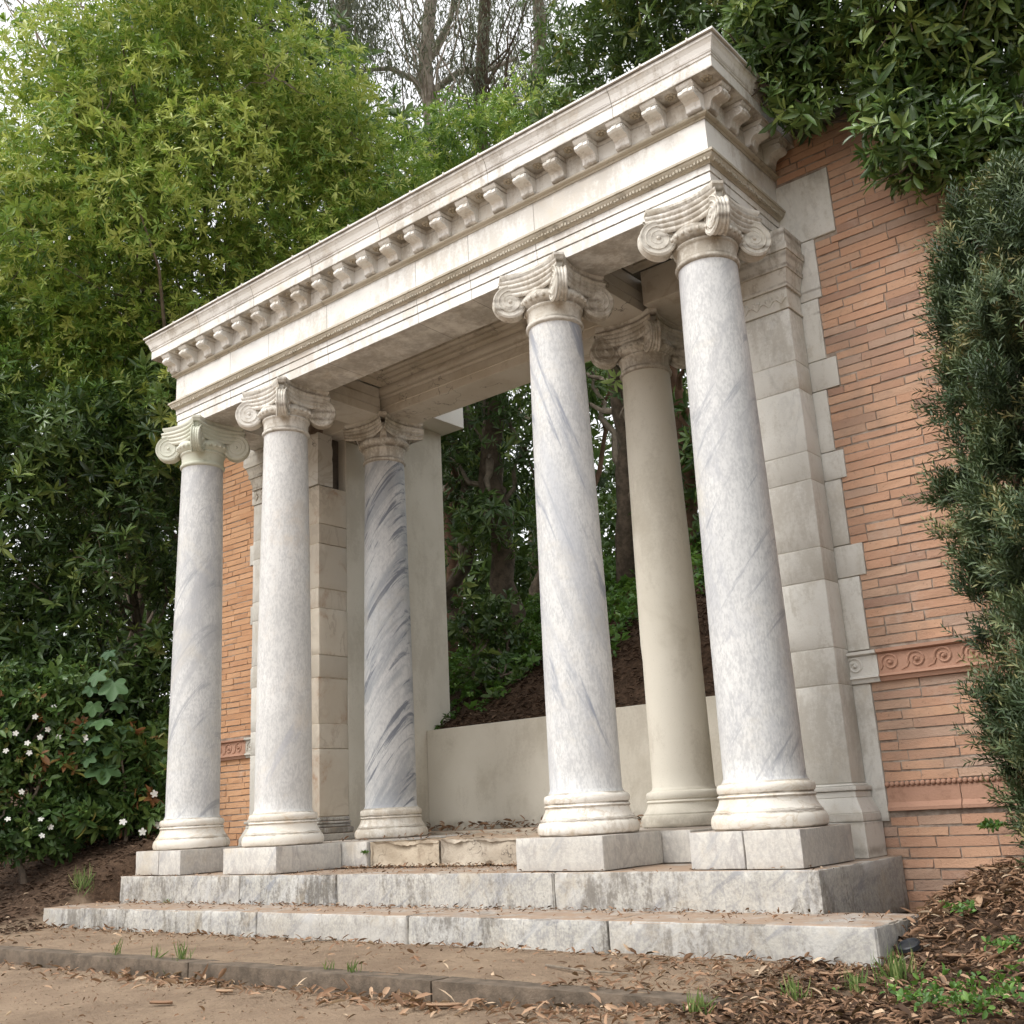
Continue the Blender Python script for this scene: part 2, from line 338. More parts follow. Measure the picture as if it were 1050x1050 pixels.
# ------------------------------------------------------------------ terrain
def sm(a, b, t):
    t = np.clip((t - a) / (b - a), 0, 1); return t * t * (3 - 2 * t)
def height(x, y):
    x = np.asarray(x, float); y = np.asarray(y, float)
    front = -.800 - .03 * np.clip(-2.3 - y, 0, 12)
    right = np.interp(y, [-60, -7, -3.2, -2.4, -1.6, -1, -.5, 0, 1, 2.7], [-1.6, -.95, -.80, -.715, -.78, -.705, -.535, -.49, -.455, -.42]) + .16 * np.clip(x - (1.1 - .6 * sm(-.6, .8, y)), 0, 4) * sm(-3.2, -.5, y)
    tread = np.full_like(x, -.692)
    mid = np.where(y < -2.22, front, np.where(y < -1.0, tread, -.72))
    z = mid + (right - mid) * np.where(y < -2.22, sm(-.9, 1.0, x), sm(.62, 1.15, x)) * (y > -9)
    left = np.interp(y, [-60, -7, -2.9, -2.24, -1.6, -1.0, -.5, 0, .4, 1.2, 2.7, 9, 20, 60], [-1.6, -.95, -.82, -.70, -.66, -.58, -.36, -.10, .08, .14, .3, 3.3, 4.6, 8])
    lb = sm(7.55, 8.05, -x)
    z = np.where(y > -2.22, z + (left - z) * lb, z)
    yy = np.minimum(y, 10.0); hill = 1.12 + .55 * (yy - 2.7) + .2 * (np.clip(x, -14, 4) + 5.5) * sm(2.6, 4.2, y) + .12 * np.clip(y - 10, 0, 60)
    out = np.clip(np.maximum(-9.0 - x, x - 1.6), 0, 3)
    w = .08 + 3.5 * out
    t = np.clip((y - 2.72) / w, 0, 1)
    hz = z + (hill - z) * t
    hz = hz + (left - hz) * sm(9.0, 10.5, -x) * (y > 2.6)
    return hz
def bumpy(x, y):
    return height(x, y) + .006 * np.sin(x * 7.3 + 2 * np.sin(y * 4.1)) * np.cos(y * 8.7 + np.sin(x * 3.3)) + .018 * np.sin(x * 3.1 + np.sin(y * 2.3) * 1.7) * np.cos(y * 3.7 + x) * ((y > 2.9) | (x < -8.2) | (x > 1.2))

gx = np.unique(np.concatenate([np.linspace(-160, -20, 24), np.linspace(-20, -10, 26), np.arange(-10, 3.6, .12), np.linspace(3.6, 12, 30), np.linspace(12, 160, 24)]).round(4))
gy = np.unique(np.concatenate([np.linspace(-160, -12, 24), np.linspace(-12, -4.5, 26), np.arange(-4.5, 2.7, .12), [2.72, 2.80, -2.235, -2.205], np.linspace(2.95, 14, 60), np.linspace(14, 160, 34)]).round(4))
XX, YY = np.meshgrid(gx, gy); ZZ = bumpy(XX, YY)
mb = MB(); nx = len(gx); ny = len(gy)
mb.v = list(zip(XX.ravel().tolist(), YY.ravel().tolist(), ZZ.ravel().tolist()))
mb.f = [(j * nx + i, j * nx + i + 1, (j + 1) * nx + i + 1, (j + 1) * nx + i) for j in range(ny - 1) for i in range(nx - 1)]
def groundmat():
    t = NT('bare_earth'); g = t.n('NewGeometry').outputs['Position']
    xyz = t.n('SeparateXYZ', {0: g}); x, y = xyz.outputs[0], xyz.outputs[1]
    n1 = t.noise(g, 2.2, 6, .65); n2 = t.noise(g, 14, 6, .7); n3 = t.noise(g, 90, 3, .7)
    path = t.mix(t.step(n1, .35, .65), (.35, .26, .18), (.255, .185, .128))
    path = t.mix(t.math('MULTIPLY', t.step(n2, .48, .7), .5), path, (.195, .138, .095))
    path = t.mix(t.math('MULTIPLY', t.step(t.noise(g, .7, 4), .42, .66), .45), path, (.40, .295, .205))
    path = t.mix(t.math('MULTIPLY', t.step(t.noise(g, 26, 5, .75), .55, .68), .5), path, (.16, .115, .08))
    path = t.mix(t.math('MULTIPLY', t.step(n3, .6, .7), .5), path, (.42, .335, .25))
    mul = t.mix(t.step(n2, .35, .65), (.060, .038, .025), (.13, .082, .053))
    mul = t.mix(t.math('MULTIPLY', t.step(n3, .58, .7), .6), mul, (.22, .15, .10))
    fx = t.step(t.math('ADD', x, t.math('MULTIPLY', n1, .9)), 1.0, 1.7)
    fl = t.step(t.math('ADD', t.math('MULTIPLY', x, -1.0), t.math('MULTIPLY', n1, .6)), 8.0, 8.4)
    fl = t.math('MULTIPLY', fl, t.step(t.math('ADD', y, t.math('MULTIPLY', n1, .8)), -2.0, -1.3))
    fy = t.step(y, -.6, -.4)
    near = t.step(y, -9.0, -6.0)
    m = t.math('MAXIMUM', t.math('MAXIMUM', t.math('MULTIPLY', fx, near), fl), fy)
    h = t.math('ADD', t.math('ADD', t.noise(g, 30, 6, .75), t.math('MULTIPLY', n3, .5)), t.math('MULTIPLY', t.noise(g, 5, 4), 1.2))
    return t.finish(t.mix(m, path, mul), .95, h, .9, .03, .15)
MT['ground'] = groundmat()
g = mb.build('ground', MT['ground'], None, 60); tag(g, 'tan dirt path in front, dark mulch slopes around and behind the portico', kind='structure')

# ------------------------------------------------------------------ portico: steps, plinths
W, C = 6.6795, 1.5126
PW, HP = .4029, .243
Z1, Z2, Z3 = -HP, -.4995, -.72
XS = {'r1': 0., 'r2': -C, 'l2': -W + C, 'l1': -W}

up = empty('stone_step', (-3.4, -.44, Z2), 'upper grey veined marble step, directly under the four column blocks', 'step')
def rel(par): return par.location
def stone_in(par, name, mat, x0, x1, y0, y1, z0, z1, **k):
    l = par.location
    o = stone(name, mat, par, x0 - l.x, x1 - l.x, y0 - l.y, y1 - l.y, z0 - l.z, z1 - l.z, **k); return o
def cuts(xs): return list(zip(xs[:-1], xs[1:]))
for i, (a, b) in enumerate(cuts([-W - .622, -5.261, -3.9, -1.545, .512])):
    last = b > 0
    stone_in(up, 'step_block', MT['step'], a + (.004 if i else 0), b - (0 if last else .004), -.4383, .98 if (last or i == 0) else .25, Z2 - .12, Z1, seed=i + 1, chip=.03)
stone_in(up, 'step_block', MT['step'], -5.25, -1.56, .256, .98, Z2 - .12, Z1 - .004, seed=9)
lo = empty('stone_step', (-3.4, -1.0, Z3), 'lower and longest marble step with black run stains and a broken left end', 'step')
for i, (a, b) in enumerate(cuts([-7.829, -7.069, -4.265, -2.486, -.695, 1.055])):
    stone_in(lo, 'step_block', MT['step'], a + (.005 if i else 0), b - (.005 if b < 1 else 0), -1.005 + (.02 if i == 0 else 0), -.30, Z3 - .1, Z2 - (.012 if i == 0 else 0), seed=20 + i, chip=.035 if i else .06)
# plinth blocks under the front columns
for k, lab in (('r1', 'cracked square marble plinth block under the front right column'), ('r2', 'square marble plinth block under the front column second from the right'),
               ('l2', 'square marble plinth block under the front column second from the left'), ('l1', 'square two-toned marble plinth block under the far left column')):
    x = XS[k]
    e = empty('plinth_block', (x, 0, Z1), lab, 'plinth', 'plinth blocks under the front columns')
    if k in ('r1', 'l1'):
        cx = x - .0 if k == 'r1' else x + .02
        stone_in(e, 'block_half', MT['plinth'], x - PW, cx - .003, -PW, PW, Z1 + .002, 0, seed=len(k) + ord(k[0]) % 7 + 40, chip=.008, edge=.004)
        stone_in(e, 'block_half', MT['plinth'], cx + .003, x + PW, -PW, PW, Z1 + .002, 0, seed=ord(k[0]) % 5 + 50, chip=.008, edge=.004)
    else:
        stone_in(e, 'block', MT['plinth'], x - PW, x + PW, -PW, PW - .01, Z1 + .002, 0, seed=60 + (k == 'l2') * 3, chip=.01, edge=.004)
# threshold under the back columns
th = empty('threshold', (-3.34, .4, Z1), 'long marble threshold block behind the front columns, its middle of cracked brown stone', 'threshold')
stone_in(th, 'threshold_block', MT['plinth'], -5.78, -4.42, .40, 1.95, Z1 + .002, .0, seed=71)
stone_in(th, 'broken_block', MT['rubble'], -4.41, -3.50, .43, 1.95, Z1 + .002, -.006, seed=72, cell=.04, chip=.07, wave=.045)
stone_in(th, 'broken_block', MT['rubble'], -3.49, -2.3, .44, 1.95, Z1 + .002, -.004, seed=73, cell=.04, chip=.07, wave=.045)
stone_in(th, 'threshold_block', MT['plinth'], -2.29, -1.45, .40, 1.95, Z1 + .002, 0, seed=74)
stone_in(th, 'threshold_block', MT['plinth'], -1.442, -.86, .40, 1.95, Z1 + .002, 0, seed=75)
fl = MB().box(-5.9, -.8, 1.952, 2.71, -.3, .03).build('floor', MT['rubble'], None, bevel=.01); tag(fl, kind='structure')

# ------------------------------------------------------------------ columns
def vol_mesh():
    """one corner volute, its disc standing in the plane of the diagonal (x = outward along the diagonal)"""
    mb = MB(); R = .150; cx, cz = .385, 4.455
    def put(d, tt, z):
        k = 1 - .30 * max(-1, min(1, d / R)); return ((cx + d), tt * k, cz + z)
    seg = 40; prof = [(0, -.056), (.02, -.062), (R - .030, -.052), (R - .012, -.060), (R, -.052), (R - .012, -.034), (R - .005, -.018), (R - .014, 0), (R - .005, .018), (R - .012, .034), (R, .052), (R - .012, .060), (R - .030, .052), (.02, .062), (0, .056)]
    vs = []; n = len(prof)
    for k in range(seg):
        a = 2 * math.pi * k / seg
        for r, tt in prof: vs.append(put(max(r, 1e-4) * math.cos(a), tt, max(r, 1e-4) * math.sin(a)))
    fs = [(k * n + i, ((k + 1) % seg) * n + i, ((k + 1) % seg) * n + i + 1, k * n + i + 1) for k in range(seg) for i in range(n - 1)]
    mb.add(vs, fs)
    for sg in (-1, 1):
        for ph, rr0 in ((0, .0085), (.45, .005)):
            pts = []; radii = []
            for i in range(100):
                u = i / 99; a = math.pi / 2 + sg * 0 + (-1) * (u * 3.1 * 2 * math.pi + ph); r = (R - .016) * (1 - u) ** .9 + .016
                p = put(r * math.cos(a), sg * (.056 - .0 * u), r * math.sin(a)); pts.append(p); radii.append(rr0 * (1 - .35 * u))
            mb.tube(pts, radii, 5)
        mb.ball(put(0, sg * .056, 0), .02, 10)
    # strap rising to the abacus
    mb.add([(cx - .10, -.065, cz + .10), (cx - .10, .065, cz + .10), (cx + .02, -.055, cz + .14), (cx + .02, .055, cz + .14), (cx - .10, -.06, 4.66), (cx - .10, .06, 4.66), (cx + .03, -.055, 4.66), (cx + .03, .055, 4.66)],
           [(0, 1, 3, 2), (4, 6, 7, 5), (0, 4, 5, 1), (2, 3, 7, 6), (0, 2, 6, 4), (1, 5, 7, 3)])
    me = bpy.data.meshes.new('volute'); me.from_pydata(mb.v, [], mb.f)
    bm = bmesh.new(); bm.from_mesh(me); bmesh.ops.recalc_face_normals(bm, faces=bm.faces); bm.to_mesh(me); bm.free()
    me.polygons.foreach_set('use_smooth', [True] * len(me.polygons)); me.set_sharp_from_angle(angle=rad(40))
    return me
VOL = vol_mesh()
def capital_mb():
    mb = MB(); rt = .231
    prof = [(.20, 4.19), (rt + .004, 4.195), (rt + .018, 4.205), (rt + .022, 4.22), (rt + .018, 4.235), (rt + .003, 4.245), (rt + .003, 4.25), (rt + .008, 4.34), (rt + .012, 4.345), (rt + .02, 4.352), (rt + .024, 4.362), (rt + .02, 4.372), (rt + .016, 4.378),
            (rt + .03, 4.39), (rt + .05, 4.41), (rt + .062, 4.435), (rt + .06, 4.46), (rt + .05, 4.475), (.27, 4.50), (.265, 4.66), (.1, 4.66)]
    mb.lathe(prof, 56)
    for k in range(28):      # egg ornament of the echinus
        a = 2 * math.pi * (k + .5) / 28; mb.ball(((rt + .055) * math.cos(a), (rt + .055) * math.sin(a), 4.43), .021, 6)
    for q in range(4):       # channelled scroll faces
        nu, nv = 22, 17; vs = []
        for i in range(nu + 1):
            u = -1 + 2 * i / nu
            dist = .258 + .068 * abs(u) ** 2.2; lat = .315 * u
            zt = 4.655; zb = 4.475 + .045 * abs(u) ** 1.5
            for j in range(nv):
                v = j / (nv - 1); rd = .011 * abs(math.sin(v * math.pi * 4)) ** .8
                p = (lat, -(dist + rd + .030 * v), zb + (zt - zb) * v + 0 * u)
                a = q * math.pi / 2; vs.append((p[0] * math.cos(a) - p[1] * math.sin(a), p[0] * math.sin(a) + p[1] * math.cos(a), p[2]))
        mb.add(vs, [(i * nv + j, (i + 1) * nv + j, (i + 1) * nv + j + 1, i * nv + j + 1) for i in range(nu) for j in range(nv - 1)])
    return mb
def abacus_mb():
    mb = MB(); pl = []
    for q in range(4):
        a = q * math.pi / 2
        for i in range(13):
            u = -1 + 2 * i / 12; d = .268 + .075 * abs(u) ** 2.2; l = .285 * u
            pl.append((l * math.cos(a) + d * math.sin(a), l * math.sin(a) - d * math.cos(a)))
    n = len(pl); vs = []; lay = [(.97, 4.652), (1.0, 4.660), (1.02, 4.680), (1.045, 4.690), (1.045, 4.712)]
    for sc, z in lay: vs += [(p[0] * sc, p[1] * sc, z) for p in pl]
    fs = [(j * n + i, j * n + (i + 1) % n, (j + 1) * n + (i + 1) % n, (j + 1) * n + i) for j in range(len(lay) - 1) for i in range(n)]
    fs += [tuple(range(n))[::-1], tuple(range((len(lay) - 1) * n, len(lay) * n))]
    return mb.add(vs, fs)
SH = []
for i in range(25):
    u = i / 24; z = .3075 + u * (4.195 - .3075); r = .2793 + (.231 - .2793) * (u ** 1.25) + .003 * math.sin(math.pi * u)
    SH.append((r, z))
SH = [(.292, .3075), (.286, .322)] + [(SH[0][0], .335)] + SH[1:]
BASE = [(.30, .001), (.372, .001), (.386, .012), (.3925, .034), (.3925, .052), (.388, .075), (.375, .098), (.366, .105), (.366, .117), (.356, .124), (.345, .140), (.332, .165), (.324, .190), (.322, .200), (.328, .203), (.333, .212), (.328, .221), (.318, .226), (.318, .232), (.326, .236), (.331, .250), (.332, .266), (.329, .282), (.320, .294), (.305, .299), (.296, .302), (.294, .309), (.20, .309)]
def column(X, Y, label, shaft, cap='cap', base='base', missing=(), rscale=1.0):
    e = empty('column', (X, Y, 0), label, 'column', 'columns of the portico')
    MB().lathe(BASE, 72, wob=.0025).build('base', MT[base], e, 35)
    MB().lathe([(r * (rscale if z < 1.5 else 1), z) for r, z in SH], 72, wob=.0012).build('shaft', MT[shaft], e, 60)
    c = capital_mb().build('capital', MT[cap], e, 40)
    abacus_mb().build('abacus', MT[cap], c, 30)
    for k in range(4):
        a = rad(45 + 90 * k)
        if k in missing:      # broken-off volute: the bare stone wedge that is left
            w = MB(); r0, r1 = .24, .37
            w.add([(r0, -.045, 4.40), (r0, .045, 4.40), (r0 + .03, .05, 4.40), (r0 + .03, -.05, 4.40), (r0, -.02, 4.63), (r0, .02, 4.63), (r1, .028, 4.62), (r1, -.028, 4.62)],
                  [(0, 3, 2, 1), (4, 5, 6, 7), (0, 1, 5, 4), (1, 2, 6, 5), (2, 3, 7, 6), (3, 0, 4, 7)])
            o = w.build('volute_stump', MT[cap], c, bevel=.008)
        else:
            o = bpy.data.objects.new('volute', VOL.copy()); COL.objects.link(o); o.parent = c; o.data.materials.append(MT[cap])
        o.rotation_euler.z = a
    return e
column(0, 0, 'front right grey mottled marble column, nearest the brick wall', 'col')
column(-C, 0, 'front column second from the right with a blue streak below its scrolled capital', 'colstreak')
column(-W + C, 0, 'front column second from the left with warm cloudy marble shaft', 'colwarm')
column(-W, 0, 'far left blue-grey marble column with a greenish capital', 'col', 'capgreen')
YB = 1.46
column(-W + C, YB, 'dark diagonally streaked back column with its capital scrolls broken off', 'coldark', 'cap', 'base', (0, 2, 3))
column(-C, YB, 'smooth beige back column without veining, behind the two right-hand columns', 'plaster', 'cap', 'plaster', (), .97)

# ------------------------------------------------------------------ entablature
en = empty('entablature', (-W / 2, 0, 4.7), 'white marble entablature with bracketed cornice resting on the columns', 'entablature')
def eb(mb, name, mat, par=en, **k):
    o = mb.build(name, mat, par, **k)
    if par is en: o.matrix_parent_inverse = Matrix.Translation(-en.location)
    return o
YL, YR = 1.19, .995
XA, XB = -W, 0.
AR = [(.214, 4.705), (.214, 4.800), (.194, 4.801), (.194, 4.8065), (.222, 4.808), (.222, 4.885), (.202, 4.886), (.202, 4.8915), (.230, 4.893), (.230, 4.950), (-.28, 4.950), (-.28, 4.705)]
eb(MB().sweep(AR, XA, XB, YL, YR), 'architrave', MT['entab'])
MO = [(.20, 4.952), (.236, 4.952), (.240, 4.960), (.250, 4.966), (.262, 4.972), (.276, 4.985), (.286, 5.000), (.288, 5.014), (.300, 5.016), (.300, 5.036), (.250, 5.046), (.20, 5.046)]
mo = MB().sweep(MO, XA, XB, YL, YR)
for i in range(230):       # carved leaf row of the moulding
    x = -W - .25 + i * (W + .5) / 229; mo.box(x - .011, x + .009, -.277 + random.uniform(-.003, .005), -.255, 4.966 + random.uniform(-.002, .004), 4.994, .003)
for i in range(38):
    y = -.22 + i * .031; mo.box(.255, .281 + random.uniform(-.004, .004), y - .011, y + .009, 4.966, 4.994, .003)
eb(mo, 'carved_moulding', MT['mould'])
FR = [(.234, 5.048), (.234, 5.350), (-.2, 5.350), (-.2, 5.048)]
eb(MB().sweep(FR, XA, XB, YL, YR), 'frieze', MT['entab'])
BD = [(.20, 5.352), (.240, 5.352), (.246, 5.360), (.246, 5.366), (.262, 5.370), (.276, 5.378), (.280, 5.390), (.274, 5.400), (.2, 5.402)]
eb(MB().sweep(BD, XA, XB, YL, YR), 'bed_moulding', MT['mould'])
CN = [(.255, 5.402), (.255, 5.600), (.448, 5.600), (.448, 5.700), (.456, 5.704), (.456, 5.722), (.462, 5.728), (.468, 5.750), (.480, 5.785), (.496, 5.812), (.506, 5.822), (.506, 5.846), (-.2, 5.846), (-.2, 5.402)]
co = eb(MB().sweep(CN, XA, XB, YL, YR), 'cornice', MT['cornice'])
MD = [(.254, 5.396), (.292, 5.399), (.305, 5.412), (.308, 5.44), (.318, 5.468), (.344, 5.486), (.378, 5.488), (.406, 5.496), (.420, 5.512), (.420, 5.532), (.408, 5.548), (.388, 5.556), (.254, 5.556)]
MC = [(.254, 5.556), (.405, 5.556), (.412, 5.566), (.418, 5.568), (.428, 5.584), (.432, 5.5985), (.254, 5.5985)]
def modillion():
    mb = MB()
    mb.prism([(-o, z) for o, z in MD], 'x', -.066, .066)
    mb.prism([(-o - .006, z + .003) for o, z in MD[1:11]] + [(-.30, 5.55)], 'x', -.022, .022)
    mb.prism([(-o, z) for o, z in MC], 'x', -.072, .072)
    for s_ in (-1, 1):     # scroll eyes on the cheeks
        pts = [(s_ * .068, -.382 + .030 * (1 - u / 22) * math.cos(u * .55), 5.527 + .027 * (1 - u / 22) * math.sin(u * .55)) for u in range(22)]
        mb.tube(pts, .005, 5)
    me_o = mb.build('modillion', MT['cornice'], co, bevel=.006)
    return me_o
m0 = modillion(); first = True
def rosette_mb():
    mb = MB(); mb.ball((0, 0, 0), .016, 8)
    for k in range(8):
        a = k * math.pi / 4; mb.ball((.034 * math.cos(a), .034 * math.sin(a), .003), .016, 6)
    return mb
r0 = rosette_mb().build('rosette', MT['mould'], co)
def place(o0, loc, rz, used=[0]):
    o = o0.copy(); COL.objects.link(o); o.parent = co; o.location = loc; o.rotation_euler.z = rz; return o
for i in range(22):
    x = .186 - i * .3362
    o = m0 if i == 0 else place(m0, (0, 0, 0), 0)
    o.location = (x, 0, 0)
    if i < 21:
        r = r0 if i == 0 else place(r0, (0, 0, 0), 0)
        r.location = (x - .168, -.345, 5.597)
for i in range(4):
    place(m0, (0, -.186 + i * .3362, 0), rad(90)); place(m0, (-W, -.186 + i * .3362, 0), rad(-90))
    if i < 3: place(r0, (.345, -.018 + i * .3362, 5.597), 0)
place(r0, (.345, -.345, 5.597), 0)
eb(MB().sweep([(.50, 5.858), (.524, 5.858), (.524, 5.876), (-.2, 5.90), (-.2, 5.87), (.50, 5.866)], XA, XB, YL + .3, YR + .3), 'roof_flashing', MT['flash'])
c0 = MB().box(-.007, .007, -.530, -.50, 5.860, 5.889).build('flashing_clip', MT['flash'], en, bevel=.003)
for i in range(17):
    o = c0 if i == 0 else c0.copy()
    if i: COL.objects.link(o); o.parent = en
    o.matrix_parent_inverse = Matrix.Translation(-en.location); o.location.x = .3 - i * .43
eb(MB().box(-W + .2, -.2, .2, 2.2, 5.62, 5.84), 'roof_slab', MT['roof'])
# inner beams and coffers
xb0, xb1 = -W + C, -C
YF = .282
for x in (xb0, xb1):
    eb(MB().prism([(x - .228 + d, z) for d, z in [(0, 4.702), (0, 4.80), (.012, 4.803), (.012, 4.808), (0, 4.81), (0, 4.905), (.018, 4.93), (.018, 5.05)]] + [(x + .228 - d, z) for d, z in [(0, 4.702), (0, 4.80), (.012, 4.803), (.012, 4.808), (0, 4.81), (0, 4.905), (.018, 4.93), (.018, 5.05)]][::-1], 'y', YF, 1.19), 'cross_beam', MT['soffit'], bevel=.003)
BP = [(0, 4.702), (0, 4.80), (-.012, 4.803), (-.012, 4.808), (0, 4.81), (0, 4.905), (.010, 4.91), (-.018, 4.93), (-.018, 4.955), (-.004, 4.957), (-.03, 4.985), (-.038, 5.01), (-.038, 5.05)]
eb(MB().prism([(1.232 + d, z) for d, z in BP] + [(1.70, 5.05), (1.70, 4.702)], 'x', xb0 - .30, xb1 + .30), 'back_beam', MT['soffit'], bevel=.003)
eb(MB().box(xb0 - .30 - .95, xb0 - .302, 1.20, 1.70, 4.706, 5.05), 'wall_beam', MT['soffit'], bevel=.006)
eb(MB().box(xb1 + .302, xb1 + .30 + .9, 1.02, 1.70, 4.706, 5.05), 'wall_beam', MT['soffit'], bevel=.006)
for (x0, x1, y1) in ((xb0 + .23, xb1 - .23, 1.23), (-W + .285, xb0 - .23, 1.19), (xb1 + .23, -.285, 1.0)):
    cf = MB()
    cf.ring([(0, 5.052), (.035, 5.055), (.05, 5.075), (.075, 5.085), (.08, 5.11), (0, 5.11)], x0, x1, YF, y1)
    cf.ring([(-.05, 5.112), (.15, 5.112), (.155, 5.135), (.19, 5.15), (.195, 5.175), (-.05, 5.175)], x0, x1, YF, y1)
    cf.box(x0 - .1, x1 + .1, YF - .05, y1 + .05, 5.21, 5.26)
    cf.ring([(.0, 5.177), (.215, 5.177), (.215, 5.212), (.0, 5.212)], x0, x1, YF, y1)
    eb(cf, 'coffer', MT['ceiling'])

# ------------------------------------------------------------------ walls
COURSE = .0725
def bricks(mb, x0f, x1, yw, z0, z1, skip=()):
    z = z0; k = 0
    while z < z1 - .03:
        zt = z + COURSE - .009
        if not any(a < z + .04 < b for a, b in skip):
            x = x0f(z + .03) + .004; nxt = x + random.choice((.14, .2, .27, .36))
            while x < x1:
                e = min(nxt - .009, x1); d = random.uniform(0, .005)
                mb.box(x, e, yw - .008 - d, yw + .04, z + random.uniform(0, .005), zt + random.uniform(-.005, .003), .0042)
                x = nxt; nxt = x + random.choice((.3, .36, .4, .42, .26))
                if nxt > x1 - .1: nxt = x1 + .01
        z += COURSE; k += 1
def scroll_band(mb, x0, x1, yw, z0, first=0.):
    mb.box(x0, x1, yw - .045, yw + .03, z0 + .055, z0 + .20)
    mb.prism([(yw + .03, z0 + .202), (yw - .055, z0 + .202), (yw - .075, z0 + .212), (yw - .075, z0 + .235), (yw + .03, z0 + .243)], 'x', x0, x1)
    mb.prism([(yw + .03, z0 + .053), (yw - .06, z0 + .053), (yw - .066, z0 + .035), (yw - .05, z0 + .028), (yw - .04, z0 + .0), (yw + .03, z0 - .004)], 'x', x0, x1)
    x = x0 + first
    while x < x1 - .06:
        pts = []; rr = []
        for i in range(46):
            u = i / 45; a = -.2 + u * 3.4 * math.pi; r = .058 * (1 - u) + .010
            pts.append((x + r * math.cos(a) * -1, yw - .047, z0 + .130 + r * math.sin(a))); rr.append(.010 * (1 - .3 * u))
        mb.tube(pts, rr, 6); mb.ball((x, yw - .05, z0 + .13), .016, 8)
        tp = [(x - .058, yw - .047, z0 + .13 - .01), (x - .075, yw - .047, z0 + .085), (x - .12, yw - .046, z0 + .068)]
        mb.tube([p for p in tp if p[0] > x0], [.010, .008, .004][:len([p for p in tp if p[0] > x0])], 5) if len([p for p in tp if p[0] > x0]) > 1 else None
        x += .195
YW = 1.0
QR = [(-.01, .985, .455), (1.232, 1.80, .485), (1.80, 2.055, .545), (2.055, 2.59, .45), (2.59, 2.825, .500), (2.825, 3.35, .435), (3.35, 3.61, .55), (3.61, 4.15, .47), (4.15, 4.685, .505), (4.685, 5.285, .70)]
def xq(z):
    for a, b, x in QR:
        if a - .03 <= z < b + .0: return x
    return .40 if z < .99 else .26
wr = empty('brick_wall', (1.0, YW, -.5), 'weathered roman brick wall on the right with marble quoins and a scroll band', 'wall')
def wb(mb, name, mat, par, **k):
    o = mb.build(name, mat, par, **k); o.matrix_parent_inverse = Matrix.Translation(-par.location); return o
for za, zb_ in ((-.77, .03), (.2675, .975), (1.2525, 5.70)):
    bk = MB(); bricks(bk, lambda z: (xq(z) if z < 5.285 else .25) if z > -.02 else .36, 1.78, YW, za, zb_); wb(bk, 'brickwork', MT['brick'], wr)
wb(MB().box(-.66, 1.78, YW - .003, YW + .42, -.8, 5.70), 'mortar_core', MT['mortar'], wr)
for a, b, x in QR:
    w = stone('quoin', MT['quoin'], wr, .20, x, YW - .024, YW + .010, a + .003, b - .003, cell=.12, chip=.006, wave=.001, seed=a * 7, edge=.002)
    w.matrix_parent_inverse = Matrix.Translation(-wr.location)
bd = MB(); scroll_band(bd, .545, 1.78, YW, .985, .09); wb(bd, 'scroll_band', MT['terra'], wr, smooth=40)
bd = MB(); scroll_band(bd, .265, .540, YW, .985, .10); wb(bd, 'marble_scroll_band', MT['quoin'], wr, smooth=40)
be = MB()
x = .47
while x < 1.77: be.ball((x, YW - .014, .246), .0195, 8); x += .037
be.box(.46, 1.78, YW - .012, YW + .02, .225, .232)
wb(be, 'bead_moulding', MT['terra'], wr, smooth=60)
tc = MB()
for a, b in ((.46, .98), (.985, 1.56), (1.565, 1.78)):
    tc.prism([(YW + .02, .06), (YW - .040, .06), (YW - .040, .085), (YW - .014, .120), (YW - .012, .224), (YW + .02, .224)], 'x', a, b)
wb(tc, 'terracotta_course', MT['terra'], wr, bevel=.003)
wb(MB().box(-.66, 1.82, YW - .06, YW + .50, 5.705, 5.76), 'coping', MT['coping'], wr, bevel=.01)

YWL = 1.2
wl = empty('brick_wall', (-7.8, YWL, -.3), 'orange brick wall seen between the two left-hand columns', 'wall')
bk = MB()
QL = [(-.05, .985, -7.22), (1.25, 1.8, -7.16), (1.8, 2.055, -7.28), (2.055, 2.59, -7.18), (2.59, 2.825, -7.30), (2.825, 3.35, -7.18), (3.35, 3.61, -7.33), (3.61, 4.15, -7.20), (4.15, 4.69, -7.30), (4.69, 5.29, -7.5)]
for za, zb_ in ((-.6, .975), (1.2525, 5.70)):
    bk = MB(); bricks(bk, lambda z: -8.72, -7.14, YWL, za, zb_); wb(bk, 'brickwork', MT['brickorange'], wl)
wb(MB().box(-8.72, -5.96, YWL - .003, YWL + .42, -.6, 5.70), 'mortar_core', MT['mortar'], wl)
for a, b, x in QL:
    w = stone('quoin', MT['quoin'], wl, x, -6.9, YWL - .026, YWL + .010, a + .003, b - .003, cell=.12, chip=.006, wave=.001, seed=a * 5 + 3, edge=.002); w.matrix_parent_inverse = Matrix.Translation(-wl.location)
bd = MB(); scroll_band(bd, -8.72, -7.33, YWL, .985, .09); wb(bd, 'scroll_band', MT['terra'], wl, smooth=40)
bd = MB(); scroll_band(bd, -7.325, -7.04, YWL, .985, .10); wb(bd, 'marble_scroll_band', MT['quoin'], wl, smooth=40)
wb(MB().box(-8.8, -6.2, YWL - .06, YWL + .5, 5.705, 5.76), 'coping', MT['coping'], wl, bevel=.01)

